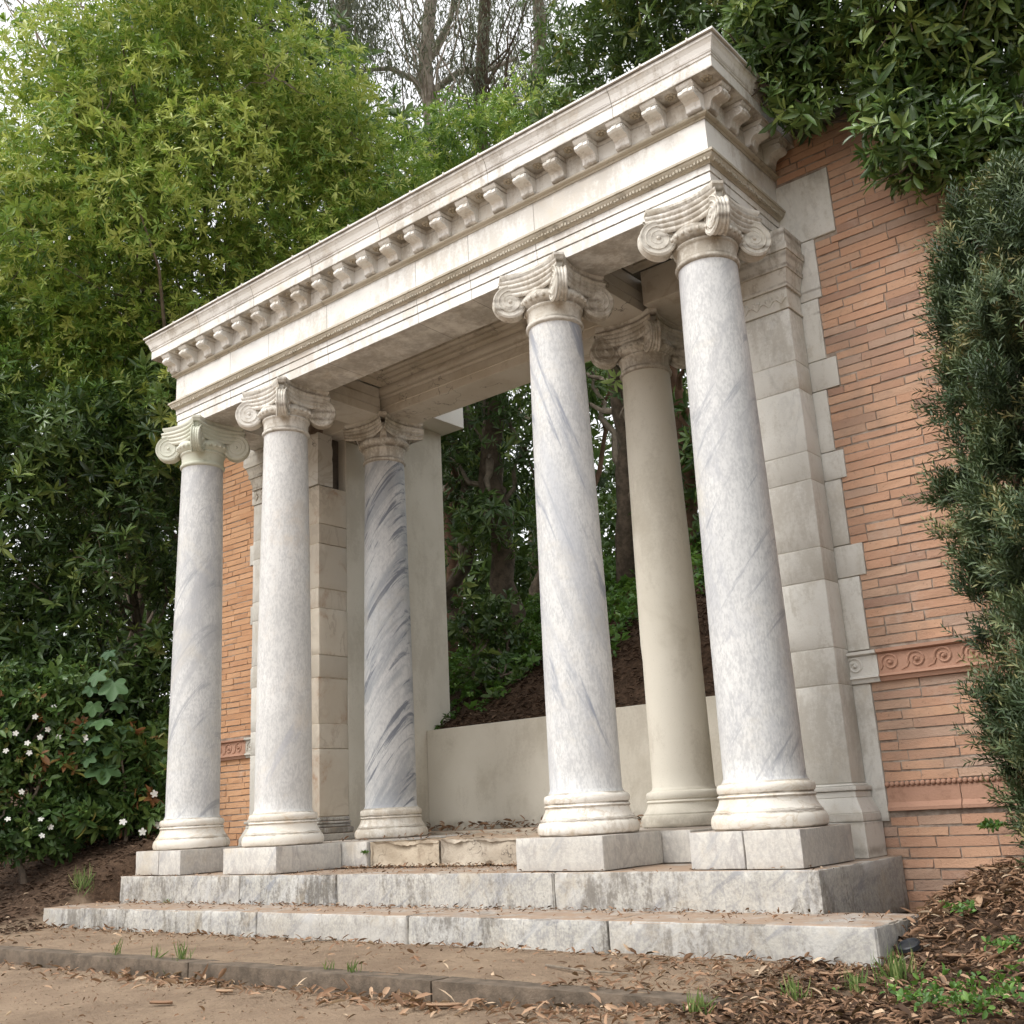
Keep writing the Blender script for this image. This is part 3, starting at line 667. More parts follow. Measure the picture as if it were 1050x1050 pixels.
CZ = [.27, .98, 1.25, 1.765, 2.02, 2.56, 2.79, 3.32, 3.56, 4.02]
def pilaster(X0, X1, yf, yb, zb, label):
    e = empty('pilaster', ((X0 + X1) / 2, yf, zb), label, 'pilaster')
    T = Matrix.Translation(-e.location)
    def base_prof(o, z0, z1, name, mb=None):
        pass
    b = MB()
    for o0, z0, o1, z1 in ((.085, zb, .085, 0), (.08, .002, .08, .06), (.08, .06, .03, .17), (.03, .17, .025, .215), (.042, .217, .042, .25), (.02, .252, .012, .268)):
        vs = [(X0 - o0, yb, z0), (X0 - o0, yf - o0, z0), (X1 + o0, yf - o0, z0), (X1 + o0, yb, z0), (X0 - o1, yb, z1), (X0 - o1, yf - o1, z1), (X1 + o1, yf - o1, z1), (X1 + o1, yb, z1)]
        b.add(vs, [(0, 3, 2, 1), (4, 5, 6, 7), (0, 1, 5, 4), (1, 2, 6, 5), (2, 3, 7, 6), (3, 0, 4, 7)])
    o = b.build('base', MT['quoin'], e, bevel=.006); o.matrix_parent_inverse = T
    for i, (a, c) in enumerate(zip(CZ[:-1], CZ[1:])):
        o = stone('shaft_block', MT['quoin'], e, X0, X1, yf, yb, a + .002, c - .002, cell=.15, chip=.005, wave=.001, seed=i + X0 * 3, edge=.003); o.matrix_parent_inverse = T
    o = MB().box(X0 + .005, X1 - .005, yf + .005, yb - .002, .27, 4.02).build('shaft_core', MT['quoin'], e); o.matrix_parent_inverse = T
    c = MB()
    for o0, z0, o1, z1 in ((.012, 4.022, .012, 4.05), (.002, 4.05, .002, 4.21), (.018, 4.212, .022, 4.24), (.010, 4.242, .04, 4.36), (.05, 4.362, .055, 4.40), (.045, 4.402, .075, 4.50), (.085, 4.502, .09, 4.56), (.07, 4.562, .075, 4.70)):
        vs = [(X0 - o0, yb, z0), (X0 - o0, yf - o0, z0), (X1 + o0, yf - o0, z0), (X1 + o0, yb, z0), (X0 - o1, yb, z1), (X0 - o1, yf - o1, z1), (X1 + o1, yf - o1, z1), (X1 + o1, yb, z1)]
        c.add(vs, [(0, 3, 2, 1), (4, 5, 6, 7), (0, 1, 5, 4), (1, 2, 6, 5), (2, 3, 7, 6), (3, 0, 4, 7)])
    x = X0 + .05
    while x < X1:          # carved leaf frieze of the necking
        for k in range(5):
            a = -1.1 + k * .55; c.tube([(x, yf - .004, 4.075), (x + .035 * math.sin(a), yf - .008, 4.075 + .05 * math.cos(a) + .02), (x + .06 * math.sin(a), yf - .004, 4.075 + .10 * math.cos(a))], [.006, .012, .004], 5)
        x += .11
    o = c.build('capital', MT['cap'], e, bevel=.005); o.matrix_parent_inverse = T
    return e
pilaster(-.33, .322, .71, .97, Z1, 'tall marble pilaster against the brick wall behind the front right column')
pilaster(-6.98, -6.33, .96, 1.17, Z1, 'marble pilaster half hidden between the two left-hand columns')
# marble door jamb left, with a missing block near the top, then plaster behind
jl = empty('door_jamb', (-5.9, 1.0, 0), 'stained marble door jamb with a missing upper block, left of the dark streaked column', 'jamb')
T = Matrix.Translation(-jl.location)
JX0, JX1, JY0, JY1 = -6.32, -5.80, 1.0, 1.43
for o0, z0, z1 in ((.07, .0, .075), (.055, .078, .14), (.03, .143, .175), (.045, .178, .205), (.015, .208, .25)):
    o = MB().box(JX0, JX1 + o0, JY0 - o0, JY1 + (.02 if o0 > .05 else .0), z0, z1).build('base_course', MT['step'], jl, bevel=.012); o.matrix_parent_inverse = T
for i, (a, c) in enumerate(zip([.252] + CZ[1:-1], CZ[1:-1] + [4.03])):
    o = stone('jamb_block', MT['jamb'], jl, JX0, JX1 - (.012 if i in (2, 5) else 0), JY0, JY1, a + .003, c - .003, cell=.1, chip=.012, wave=.002, seed=i + 90, edge=.003); o.matrix_parent_inverse = T
o = MB().box(JX0 + .01, JX1 - .018, JY0 + .006, JY1 - .006, .25, 4.02).build('jamb_core', MT['jamb'], jl); o.matrix_parent_inverse = T
o = stone('upper_block', MT['soffit'], jl, JX0, JX1 - .02, JY0 - .0, JY1 - .19, 4.04, 4.70, cell=.06, chip=.03, wave=.01, seed=120); o.matrix_parent_inverse = T
o = MB().box(-5.97, -5.93, 1.22, 1.42, 4.03, 4.70).build('gap_shade_box', MT['roof'], jl); o.matrix_parent_inverse = T  # added dark box, paints the shade inside the missing block's gap

pp = empty('plaster_pier', (-6.1, 2.3, 0), 'smooth beige plaster pier behind the dark streaked column', 'pier')
T = Matrix.Translation(-pp.location)
o = MB().box(-6.5, -5.812, 1.436, 3.16, 0, 5.20).build('shaft', MT['plaster'], pp, bevel=.008); o.matrix_parent_inverse = T
o = MB().box(-6.6, -5.46, 1.71, 3.24, 5.203, 5.56).build('cap_slab', MT['plasterwhite'], pp, bevel=.006); o.matrix_parent_inverse = T
jr = empty('door_jamb', (-.9, 1.0, 0), 'right door jamb of marble hidden behind the front right column', 'jamb'); T = Matrix.Translation(-jr.location)
for i, (a, c) in enumerate(zip([.002] + CZ[1:], CZ[1:] + [4.70])):
    o = stone('jamb_block', MT['jamb'], jr, -.70, -.40, .96, 1.42, a + .003, c - .003, cell=.12, chip=.01, wave=.002, seed=i + 130, edge=.003); o.matrix_parent_inverse = T
pr_ = empty('plaster_pier', (-.6, 2.2, 0), 'right plaster pier hidden behind the front right column and pilaster', 'pier'); T = Matrix.Translation(-pr_.location)
o = MB().box(-.66, -.2, 1.43, 2.3, 0, 5.20).build('shaft', MT['plaster'], pr_, bevel=.008); o.matrix_parent_inverse = T
lw = MB().box(-5.81, -.98, 2.715, 2.93, 0, 1.215).build('plaster_wall', MT['plaster'], None, bevel=.008)
tag(lw, 'low cream plaster wall closing the doorway at the foot of the mulch slope', 'wall')

# curb along the path
cb = empty('stone_curb', (-4, -2.26, -.8), 'low brown stone curb along the dirt path below the steps', 'curb')
for i, (a, b) in enumerate(cuts([-12.5, -9.2, -6.4, -3.3, -1.0, .80])):
    stone_in(cb, 'curb_stone', MT['curb'], a + .003, b - .003, -2.31, -2.14, -1.1, -.684, cell=.08, chip=.012, wave=.006, seed=200 + i)

# ------------------------------------------------------------------ foliage
def nrm(a): return a / np.maximum(np.linalg.norm(a, axis=1, keepdims=True), 1e-9)
def leaf_mesh(name, P, D, Nn, L, Wd, tint, mat, parent=None, droop=.25, quad=False, fold=.25, shape=(.42, .50)):
    """one mesh of many leaves; P base points, D directions, Nn upper-side normals"""
    P = np.asarray(P, float); D = nrm(np.asarray(D, float)); n = len(P)
    Sd = nrm(np.cross(D, Nn)); Nn = nrm(np.cross(Sd, D))
    L = np.broadcast_to(np.asarray(L, float), (n,))[:, None]; Wd = np.broadcast_to(np.asarray(Wd, float), (n,))[:, None]
    def pt(u, s, dn=0): return P + D * (L * u) + Sd * (Wd * s) + Nn * (Wd * fold * abs(s) * 2) - Nn * (L * droop * u * u)
    if quad:
        V = np.stack([pt(0, 0), pt(.5, -.5), pt(1, 0), pt(.5, .5)], 1); k = 4
        F = np.array([[0, 1, 2, 3]]); sizes = [4]
    else:
        a, b = shape
        V = np.stack([pt(0, 0), pt(.33, -a), pt(.35, 0), pt(.33, a), pt(.72, -b * .8), pt(.74, 0), pt(.72, b * .8), pt(1, 0)], 1); k = 8
        F = np.array([0, 2, 1, 0, 3, 2, 1, 2, 5, 4, 2, 3, 6, 5, 4, 5, 7, 5, 6, 7]); sizes = [3, 3, 4, 4, 3, 3]
    base = (np.arange(n) * k)[:, None]
    idx = (base + F.ravel()[None, :]).ravel(); nf = len(sizes)
    tot = np.tile(np.array(sizes), n); start = np.concatenate([[0], np.cumsum(tot)[:-1]])
    me = bpy.data.meshes.new(name)
    me.vertices.add(n * k); me.vertices.foreach_set('co', V.reshape(-1).astype(np.float32))
    me.loops.add(len(idx)); me.loops.foreach_set('vertex_index', idx.astype(np.int32))
    me.polygons.add(len(tot)); me.polygons.foreach_set('loop_start', start.astype(np.int32)); me.polygons.foreach_set('loop_total', tot.astype(np.int32))
    me.update(calc_edges=True)
    at_ = me.attributes.new('tint', 'FLOAT', 'POINT'); at_.data.foreach_set('value', np.repeat(np.clip(tint, 0, 1), k).astype(np.float32))
    if not quad: me.polygons.foreach_set('use_smooth', [True] * len(me.polygons))
    me.materials.append(mat)
    o = bpy.data.objects.new(name, me); COL.objects.link(o)
    if parent: o.parent = parent; o.matrix_parent_inverse = Matrix.Translation(-parent.location)
    return o

def randdir(n):
    return nrm(RNG.normal(size=(n, 3)))
def clump_points(clumps, per, up=.5, lo=.55, flat=.8):
    P, A, K = [], [], []
    for i, c in enumerate(clumps):
        x, y, z, r = c[:4]
        n = max(3, int(per * r * r))
        u = randdir(n); rr = r * (lo + (1.05 - lo) * RNG.random((n, 1)) ** .6)
        p = np.array([x, y, z]) + u * rr * np.array([1, 1, flat])
        P.append(p); A.append(nrm(u + np.array([0, 0, up]) + .35 * RNG.normal(size=(n, 3)))); K.append(np.full(n, i))
    return np.concatenate(P), np.concatenate(A), np.concatenate(K)
def rosettes(P, A, nl, L, wr, tilt=(.9, 1.5)):
    n = len(P); k = nl
    ref = np.where(np.abs(A[:, 2:3]) < .9, np.array([[0, 0, 1.]]), np.array([[1., 0, 0]]))
    U = nrm(np.cross(A, ref)); V = np.cross(A, U)
    ang = (np.arange(k)[None, :] * 2.399 + RNG.random((n, 1)) * 6.28) + .25 * RNG.normal(size=(n, k))
    tl = (tilt[0] - .35 + (tilt[1] - tilt[0] + .35) * RNG.random((n, 1))) + .3 * RNG.normal(size=(n, k))
    rad_ = U[:, None, :] * np.cos(ang)[..., None] + V[:, None, :] * np.sin(ang)[..., None]
    D = rad_ * np.sin(tl)[..., None] + A[:, None, :] * np.cos(tl)[..., None]
    Nn = A[:, None, :] * np.sin(tl)[..., None] - rad_ * np.cos(tl)[..., None]
    Nn = Nn + .35 * RNG.normal(size=Nn.shape)
    Pp = np.repeat(P[:, None, :], k, 1) + D * .006 - A[:, None, :] * (L * .35 * RNG.random((n, k))[..., None] ** 2)
    Ls = L * (.55 + .6 * RNG.random((n, k))) * (.6 + .7 * RNG.random((n, 1)))
    return Pp.reshape(-1, 3), D.reshape(-1, 3), Nn.reshape(-1, 3), Ls.ravel(), (Ls * wr * (.75 + .5 * RNG.random((n, k)))).ravel()

def limb(a, b, r0, r1, sag=.15, n=7, wig=.08):
    a = Vector(a); b = Vector(b); L = (b - a).length
    pts = []; rr = []
    for i in range(n):
        u = i / (n - 1); p = a.lerp(b, u) + Vector((0, 0, sag * L * math.sin(u * math.pi) * .5))
        if 0 < i < n - 1: p += Vector((random.uniform(-1, 1), random.uniform(-1, 1), random.uniform(-1, 1))) * wig * L * .5
        pts.append(p); rr.append(r0 + (r1 - r0) * u)
    return pts, rr

def tree(name, label, cat, base, top, r0, clumps, leaf, mat, bark='bark', per=60, nl=8, L=.15, wr=.28, tint=(.5, .2), limbs=14, group=None, trunk_r1=.06, up=.5, lo=.55, tilt=(.9, 1.5), hi=0., quad=False, twigs=0, lean=.08, flat=.8, zt=None, limbmat='twig', lr=.5):
    base = Vector(base); top = Vector(top)
    e = empty(name, base, label, cat, group); T = Matrix.Translation(-e.location)
    mb = MB(); p, r = limb(base - Vector((0, 0, .15)), top, r0, trunk_r1, 0, 10, lean); mb.tube(p, r, 10)
    o = mb.build('trunk', MT[bark], e, 60); o.matrix_parent_inverse = T
    cl = [tuple(map(float, c)) for c in clumps]
    mb = MB()
    for c in random.sample(cl, min(limbs, len(cl))):
        q = Vector(c[:3]); i = random.randint(3, 8); s = p[i]
        a, b = limb(s, q, max(.02, r[i] * lr), .010, random.uniform(-.1, .25), 8, .10); mb.tube(a, b, 6)
    for c in random.sample(cl, min(twigs, len(cl))):
        q = Vector(c[:3])
        for _ in range(7):
            d = Vector(randdir(1)[0]) * c[3] * random.uniform(.7, 1.1); a, b = limb(q, q + d, .012, .004, .1, 5, .15); mb.tube(a, b, 4)
    if mb.v:
        o = mb.build('branches', MT[bark if bark != 'bark' else limbmat], e, 60); o.matrix_parent_inverse = T
    P, A, K = clump_points(cl, per, up, lo, flat)
    lp, ld, ln, ll, lw_ = rosettes(P, A, nl, L, wr, tilt)
    ck = RNG.normal(size=len(cl)) * .10
    t = tint[0] + ck[K] + tint[1] * RNG.normal(size=len(P))
    if zt: t = t + zt[2] * np.clip((P[:, 2] - zt[0]) / (zt[1] - zt[0]), 0, 1)  # tint lightens with height, crown-top sunlight put into the leaf colour
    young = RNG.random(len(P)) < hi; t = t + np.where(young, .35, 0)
    t = np.repeat(t, nl) + .06 * RNG.normal(size=len(P) * nl)
    leaf_mesh('crown', lp, ld, ln, ll, lw_, t, mat, e, quad=quad)
    return e

def zone(poly_test, xs, ys, step, D, r, jd=.5, jr=.25, extra=1):
    out = []
    y = ys[0]
    while y <= ys[1]:
        x = xs[0] + random.uniform(0, step * .5)
        while x <= xs[1]:
            px, py = x + random.uniform(-.35, .35) * step, y + random.uniform(-.35, .35) * step
            if poly_test(px, py):
                for k in range(extra):
                    d = D(px, py) + random.uniform(-jd, jd) + k * r * 1.7
                    out.append((*at(px, py, d), r * random.uniform(1 - jr, 1 + jr)))
            x += step
        y += step
    return out

# big yellow-green tree left: new growth plus sunlit top put into leaf colour
def tA(x, y):
    if x * .9 + y < 108: return False
    if y < 200: return x < 285 + .72 * y
    if y < 330: return x < 440
    return x < 300 - (y - 330) * .9
cA = zone(tA, (-90, 450), (-70, 455), 48, lambda x, y: 18.2 - 1.1 * math.cos((x - 180) / 170) + .8 * math.sin(x * .045 + 1) * math.sin(y * .05) + (y - 150) * -.0015, .70, .8, .42, 2)
tree('rhododendron_tree', 'tall rhododendron with yellow-green new leaves and painted-in crown light rising left of the portico', 'tree', (-12.2, 3.6, .9), (-11.6, 3.9, 8.0), .24, cA, None, MT['lf_yellow'], per=285, nl=9, L=.128, wr=.25, tint=(.50, .16), limbs=26, hi=.42, twigs=34, zt=(4.5, 9.5, .22), lo=.68)
cA2 = zone(lambda x, y: x < 290 + .7 * y and x * .9 + y > 190, (-120, 450), (-60, 420), 74, lambda x, y: 23.5, 1.5, .8, .3, 1)
tree('woodland_tree', 'dark tree filling the gaps behind the tall yellow-green rhododendron', 'tree', (-17.0, 8.2, 2.6), (-16.4, 8.4, 11), .25, cA2, None, MT['lf_mid'], per=34, nl=8, L=.34, wr=.30, tint=(.52, .15), limbs=14, lo=.3)
# dark rhododendron below it
def tB(x, y):
    if 112 < x < 178 and y > 545: return False
    return x < 195 and 405 < y + (x * .15) < 735
cB = zone(tB, (-90, 200), (300, 730), 42, lambda x, y: 15.9 + .35 * math.sin(x * .05 + y * .02), .56, .35, .3, 2)
tree('rhododendron_bush', 'dark green long-leaved rhododendron beside the far left column', 'shrub', (-10.9, 1.7, .2), (-11.0, 1.9, 4.2), .13, cB, None, MT['lf_dark'], per=175, nl=9, L=.178, wr=.24, tint=(.52, .17), limbs=18, hi=.14, twigs=10, lo=.5)
# yellow-green crown showing above the middle of the cornice
def tE(x, y): return y > 86 + abs(x - 525) * .62 and x > 395 and x < 600 and y < 300
cE = zone(tE, (390, 600), (80, 260), 36, lambda x, y: 20.5, .62, .4, .3, 2)
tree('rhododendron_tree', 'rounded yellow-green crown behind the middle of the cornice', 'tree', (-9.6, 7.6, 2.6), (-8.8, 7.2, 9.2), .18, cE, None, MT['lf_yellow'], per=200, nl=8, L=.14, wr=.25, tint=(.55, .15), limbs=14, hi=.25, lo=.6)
# darker tall tree behind the right half of the cornice
def tF(x, y): return x > 578 + max(0, 70 - y) * .1 and x < 800 and y < 190
cF = zone(tF, (540, 800), (-90, 190), 44, lambda x, y: 15.5 - (x - 540) * .008, .62, .4, .3, 2)
tree('rhododendron_tree', 'dark green tree crown behind the right half of the cornice', 'tree', (-1.7, 5.4, 2.6), (-3.0, 4.7, 8.6), .2, cF, None, MT['lf_mid'], per=150, nl=8, L=.145, wr=.27, tint=(.50, .16), limbs=16, hi=.22, lo=.6, limbmat='bark', lr=.3)
# rhododendron hanging over the right wall
def tG(x, y):
    if x < 800: return y < 60 + (x - 745) * .9
    if x < 835: return y < 118
    if x < 890: return y < 70 + (x - 835) * .3
    if x < 915: return y < 150
    return y < 205
def dG(x, y): return 9.7 - .45 * (x > 890) - .35 * (y > 110)
cG = [c for c in zone(tG, (745, 1060), (-60, 200), 34, dG, .27, .15, .3, 2) if random.random() > (.10 if c[0] < 1.75 else .30)]
cG += [(*at(x, y, d), .2) for x, y, d in ((812, 100, 9.5), (788, 88, 9.6), (832, 84, 9.7), (845, 92, 9.6), (800, 70, 9.8), (822, 60, 9.9))]
# keep leaves off the inside of the wall
cG = [(x, y, z, r) if not (z < 5.85 and .75 < y < 1.7) else (x, .68, z, r) for x, y, z, r in cG]
tree('rhododendron_tree', 'dark glossy rhododendron hanging over the top of the right brick wall', 'tree', (3.3, 2.2, 1.7), (2.5, 1.9, 6.4), .16, cG, None, MT['lf_dark'], per=430, nl=8, L=.145, wr=.27, tint=(.58, .15), limbs=9, hi=.16, twigs=12, lo=.35, limbmat='bark', lr=.28)

# ------------------------------------------------------------------ yew columns
def yew(label, base, h, rx, n, shape):
    e = empty('yew_tree', base, label, 'yew', 'yew columns at the right'); T = Matrix.Translation(-e.location)
    mb = MB()
    for k in range(5):
        a = k * 1.3; p, r = limb((base[0] + .06 * math.cos(a), base[1] + .06 * math.sin(a), base[2] - .1), (base[0] + .22 * math.cos(a), base[1] + .22 * math.sin(a), base[2] + h * random.uniform(.7, .92)), .05, .012, 0, 8, .03); mb.tube(p, r, 7)
    o = mb.build('trunk', MT['redbark'], e, 60); o.matrix_parent_inverse = T
    m = n // 22      # sprays: each a bundle of shoots fanning from one point
    u = RNG.random(m) ** .9; a = RNG.random(m) * 2 * math.pi
    lob = 1 + .15 * np.sin(a * 3 + u * 9) + .12 * np.sin(a * 5 - u * 17) + .12 * np.sin(u * 23 + a)
    R = rx * np.interp(u, [0, .06, .3, .6, .85, 1], shape) * lob * (.50 + .5 * RNG.random(m) ** .5)
    Pm = np.stack([base[0] + R * np.cos(a), base[1] + R * np.sin(a), base[2] + u * h], 1)
    Am = nrm(np.stack([np.cos(a) * .6, np.sin(a) * .6, np.full(m, 1.5)], 1) + .3 * RNG.normal(size=(m, 3)))
    tm = .20 * RNG.normal(size=m)
    ix = np.repeat(np.arange(m), 22); n = len(ix)
    A = nrm(Am[ix] + .42 * RNG.normal(size=(n, 3)))
    P = Pm[ix] + A * (.10 * RNG.random((n, 1))) + .035 * RNG.normal(size=(n, 3)) - Am[ix] * .05
    k = 18
    ref = np.array([[1., .2, 0]]); U = nrm(np.cross(A, ref)); V = np.cross(A, U)
    sl = .17 * (.6 + .6 * RNG.random(n)); s = (np.arange(k) + .5) / k
    an = np.arange(k)[None] * 2.4 + RNG.random((n, 1)) * 6
    rd = U[:, None] * np.cos(an)[..., None] + V[:, None] * np.sin(an)[..., None]
    Pp = P[:, None] + A[:, None] * (sl[:, None] * s[None])[..., None]
    D = rd * .75 + A[:, None] * .75
    tint = np.repeat(.36 + tm[ix] + .08 * RNG.normal(size=n), k).reshape(n, k) + .34 * s[None] + .05 * RNG.normal(size=(n, k))
    leaf_mesh('foliage', Pp.reshape(-1, 3), D.reshape(-1, 3), np.broadcast_to(A[:, None], D.shape).reshape(-1, 3), np.full(n * k, .056), np.full(n * k, .0115), tint.ravel(), MT['lf_yew'], e, droop=.05, quad=True, fold=.1)
yew('slender dark yew column standing nearest the brick wall', (1.86, .25, -.35), 4.35, .37, 4200, [.62, .88, .97, 1, .72, .12])
yew('broad dark yew column at the right edge, in front of the slender one', (2.34, -.25, -.38), 4.2, .50, 6000, [.85, .98, 1, 1, .7, .15])

# ------------------------------------------------------------------ gum trees far behind
def gum(label, px, pw_, D, ztop, clumps, bark='palebark', fork=None):
    b = at(px, 640, D); b[2] = float(height(b[0], b[1])); t = at(px + pw_, -120, D); 
    e = empty('eucalyptus_tree', tuple(b), label, 'tree', 'gum trees far behind the portico'); T = Matrix.Translation(-e.location)
    mb = MB(); p, r = limb(b, t, .34 * D / 38, .17 * D / 38, 0, 12, .03); mb.tube(p, r, 10)
    o = mb.build('trunk', MT[bark], e, 60); o.matrix_parent_inverse = T
    mb = MB()
    for c in clumps:
        q = Vector(c[:3]); 
        near = min(range(5, 12), key=lambda i: (p[i] - q).length)
        a, rr = limb(p[max(4, near - 2)], q, (.05 * D / 38), .012, random.uniform(-.1, .2), 8, .12); mb.tube(a, rr, 6)
    if fork:
        for f in fork:
            pts = [tuple(at(x, y, D + d)) for x, y, d in f]; mb.tube(pts, np.linspace(.13, .06, len(pts)) * D / 38, 8)
    o = mb.build('branches', MT[bark], e, 60); o.matrix_parent_inverse = T
    P, A, K = clump_points([tuple(map(float, c)) for c in clumps], 9, 0, .1, 1.1)
    n = len(P); k = 14
    Pp = P[:, None] + RNG.normal(size=(n, k, 3)) * np.array([.22, .22, .38])
    Dd = RNG.normal(size=(n, k, 3)) * .45 + np.array([0, 0, -1.])
    tint = np.repeat(.45 + .2 * RNG.normal(size=n), k) + .1 * RNG.normal(size=n * k)
    leaf_mesh('crown', Pp.reshape(-1, 3), Dd.reshape(-1, 3), RNG.normal(size=(n * k, 3)), .26 * (.7 + .6 * RNG.random(n * k)), .045, tint, MT['lf_euc'], e, quad=True, droop=.1)
def gz(x0, x1, y0, y1, n, D, r): return [(*at(random.uniform(x0, x1), random.uniform(y0, y1), D + random.uniform(-2, 2)), r * random.uniform(.6, 1.3)) for _ in range(n)]
gum('pale straight gum trunk above the yellow-green tree', 352, -8, 38, 0, gz(270, 390, -60, 120, 26, 37, 1.5))
gum('grey forked gum tree in the middle of the sky gap', 446, -4, 40, 0, gz(380, 500, -60, 150, 26, 39, 1.5), fork=[[(441, 110, 0), (425, 82, 0), (400, 70, -.5), (372, 72, -1)], [(441, 96, 0), (470, 74, 0), (500, 72, .5), (528, 60, 1)], [(441, 60, 0), (462, 20, .3), (475, -60, .5)]])
gum('dark thick gum trunk left of the dark tree crown', 492, 8, 42, 0, gz(450, 570, -60, 140, 26, 41, 1.5), bark='bark')
gum('gum tree with thin grey trunk close to the dark crown', 545, 6, 45, 0, gz(480, 590, -60, 110, 18, 45, 1.5), bark='twig')
gum('gum tree with loose crown behind the top left corner', 150, -10, 36, 0, gz(-60, 330, -120, 0, 26, 36, 1.5), bark='palebark')
gum('gum tree with open crown far behind the right brick wall', 985, 6, 24, 0, gz(900, 1090, -60, 190, 14, 24, .8), bark='bark', fork=[[(985, 150, 0), (1000, 80, 0), (1035, 20, 0)], [(985, 120, 0), (930, 60, 0), (870, 30, 0)]])
gum('gum tree with bare lower trunk behind the yew columns', 1060, -10, 22, 0, gz(1000, 1110, -30, 240, 9, 22, .8), bark='bark')

# ------------------------------------------------------------------ wood on the slope behind the portico
FT = [  # label, base px, base py guess D, top px, top py, radius, bark, clump zone (x0,x1,y0,y1), n
    ('reddish trunk at the left side of the doorway view', 466, 21, 462, 380, .19, 'redbark', (440, 500, 380, 560), 16),
    ('thick dark trunk left of the centre of the doorway view', 522, 18.5, 500, 360, .24, 'bark', (450, 560, 330, 560), 34),
    ('slim reddish trunk between the blue-streaked and the smooth column', 594, 24, 580, 380, .2, 'redbark', (560, 650, 330, 480), 12),
    ('dark straight trunk just left of the smooth back column', 646, 17.5, 634, 330, .19, 'bark', (590, 680, 300, 430), 12),
    ('dark leaning trunk right of the smooth back column', 716, 17, 690, 360, .15, 'redbark', (660, 760, 300, 560), 16),
    ('broad dark tree deep in the wood behind the doorway', 560, 27, 556, 330, .3, 'bark', (430, 640, 340, 540), 34),
    ('thin dark trunk in the gap left of the far left column', 150, 20, 146, 380, .10, 'bark', (60, 190, 330, 520), 22),
    ('second thin trunk leaning in the gap left of the far left column', 136, 21.5, 128, 420, .08, 'bark', (60, 200, 360, 540), 18)]
for lab, bx, D, tx, ty, r, bark, (x0, x1, y0, y1), n in FT:
    b = at(bx, 640 if bx > 300 else 780, D); b[2] = float(height(b[0], b[1])) - .1; t = at(tx, ty, D)
    cl = [(*at(random.uniform(x0, x1), random.uniform(y0, y1), D + random.uniform(-1.2, 1.5)), random.uniform(.45, .8)) for _ in range(n)]
    tree('woodland_tree', lab, 'tree', tuple(b), tuple(t), r, cl, None, MT['lf_mid' if 'broad' in lab or 'slim' in lab else 'lf_dark'], bark=bark, per=60, nl=8, L=.22, wr=.27, tint=(.52, .17), limbs=10, hi=.08, trunk_r1=r * .6, lo=.3, lean=.05, group='woodland trees behind the portico')
# distant wood: one mass of trees seen through the doorway and the gaps
cl = []
for _ in range(230):
    x = random.uniform(-120, 900); D = random.uniform(33, 44); y = random.uniform(250, 655)
    cl.append((*at(x, y, D), random.uniform(.9, 1.8)))
for _ in range(70):
    cl.append((*at(random.uniform(440, 700), random.uniform(500, 625), random.uniform(30, 40)), random.uniform(.7, 1.3)))
for _ in range(60):
    D = random.uniform(26, 34); cl.append((*at(random.uniform(60, 200), random.uniform(520, 790), D), random.uniform(.6, 1.2)))
P, A, K = clump_points([tuple(map(float, c)) for c in cl], 13, .3, .2)
lp, ld, ln, ll, lw_ = rosettes(P, A, 8, .42, .32)
o = leaf_mesh('distant_wood', lp, ld, ln, ll, lw_, np.repeat(.5 + .2 * RNG.normal(size=len(P)), 8), MT['lf_mid'], quad=True)
tag(o, 'dark far wood seen through the doorway and between the trunks', kind='stuff')

# ground cover and undergrowth on the slope
n = 15000
x = RNG.uniform(-16, 2, n); y = 2.85 + RNG.random(n) ** .8 * 12
edge = 3.95 + .5 * np.sin(x * 2.1) + .35 * np.sin(x * 5.3 + 1) + RNG.normal(size=n) * .25
keep = (y > edge) | (x < -5.35 + .25 * RNG.normal(size=n))
x, y = x[keep], y[keep]; z = bumpy(x, y)
P = np.stack([x, y, z + .03 + .22 * RNG.random(len(x)) ** 1.5], 1); A = nrm(np.stack([np.zeros(len(x)), -.3 * np.ones(len(x)), np.ones(len(x))], 1) + .4 * RNG.normal(size=(len(x), 3)))
lp, ld, ln, ll, lw_ = rosettes(P, A, 7, .11, .55, (1.0, 1.6))
o = leaf_mesh('ground_cover', lp, ld, ln, ll, lw_, np.repeat(.5 + .22 * RNG.normal(size=len(P)), 7), MT['lf_cover'], quad=True); tag(o, 'bright green low ground cover on the slope behind the low wall', kind='stuff')
for i, (px, py, D, r, lab) in enumerate([(486, 640, 15.4, .48, 'dark leafy bush on the slope beside the plaster pier'), (520, 655, 15.4, .45, 'dark bush beside the blue-streaked column on the slope'), (512, 700, 14.3, .36, 'low dark bush at the left end of the low plaster wall'), (610, 610, 17.5, .4, 'green bush on the slope between the two right-hand columns')]):
    c = at(px, py, D); cl = [(c[0] + random.uniform(-.5, .5), c[1] + random.uniform(-.4, .4), c[2] + random.uniform(-.3, .35), r * random.uniform(.5, .9)) for _ in range(9)]
    b = (float(c[0]), float(c[1]), float(height(c[0], c[1])))
    tree('bush', lab, 'bush', b, (c[0], c[1], c[2] + .2), .03, cl, None, MT['lf_dark' if i != 3 else 'lf_mid'], per=150, nl=7, L=.13, wr=.4, tint=(.55, .17), limbs=6, trunk_r1=.012, lo=.3)

def gpos(px, py):
    """ground point seen in a direction from the camera"""
    d = CF + CR * (px - 525) / FPX - CU * (py - 525) / FPX; d /= np.linalg.norm(d)
    for i in range(4000):
        p = CO + d * (2 + i * .005)
        if p[2] <= float(bumpy(p[0], p[1])): break
    return p

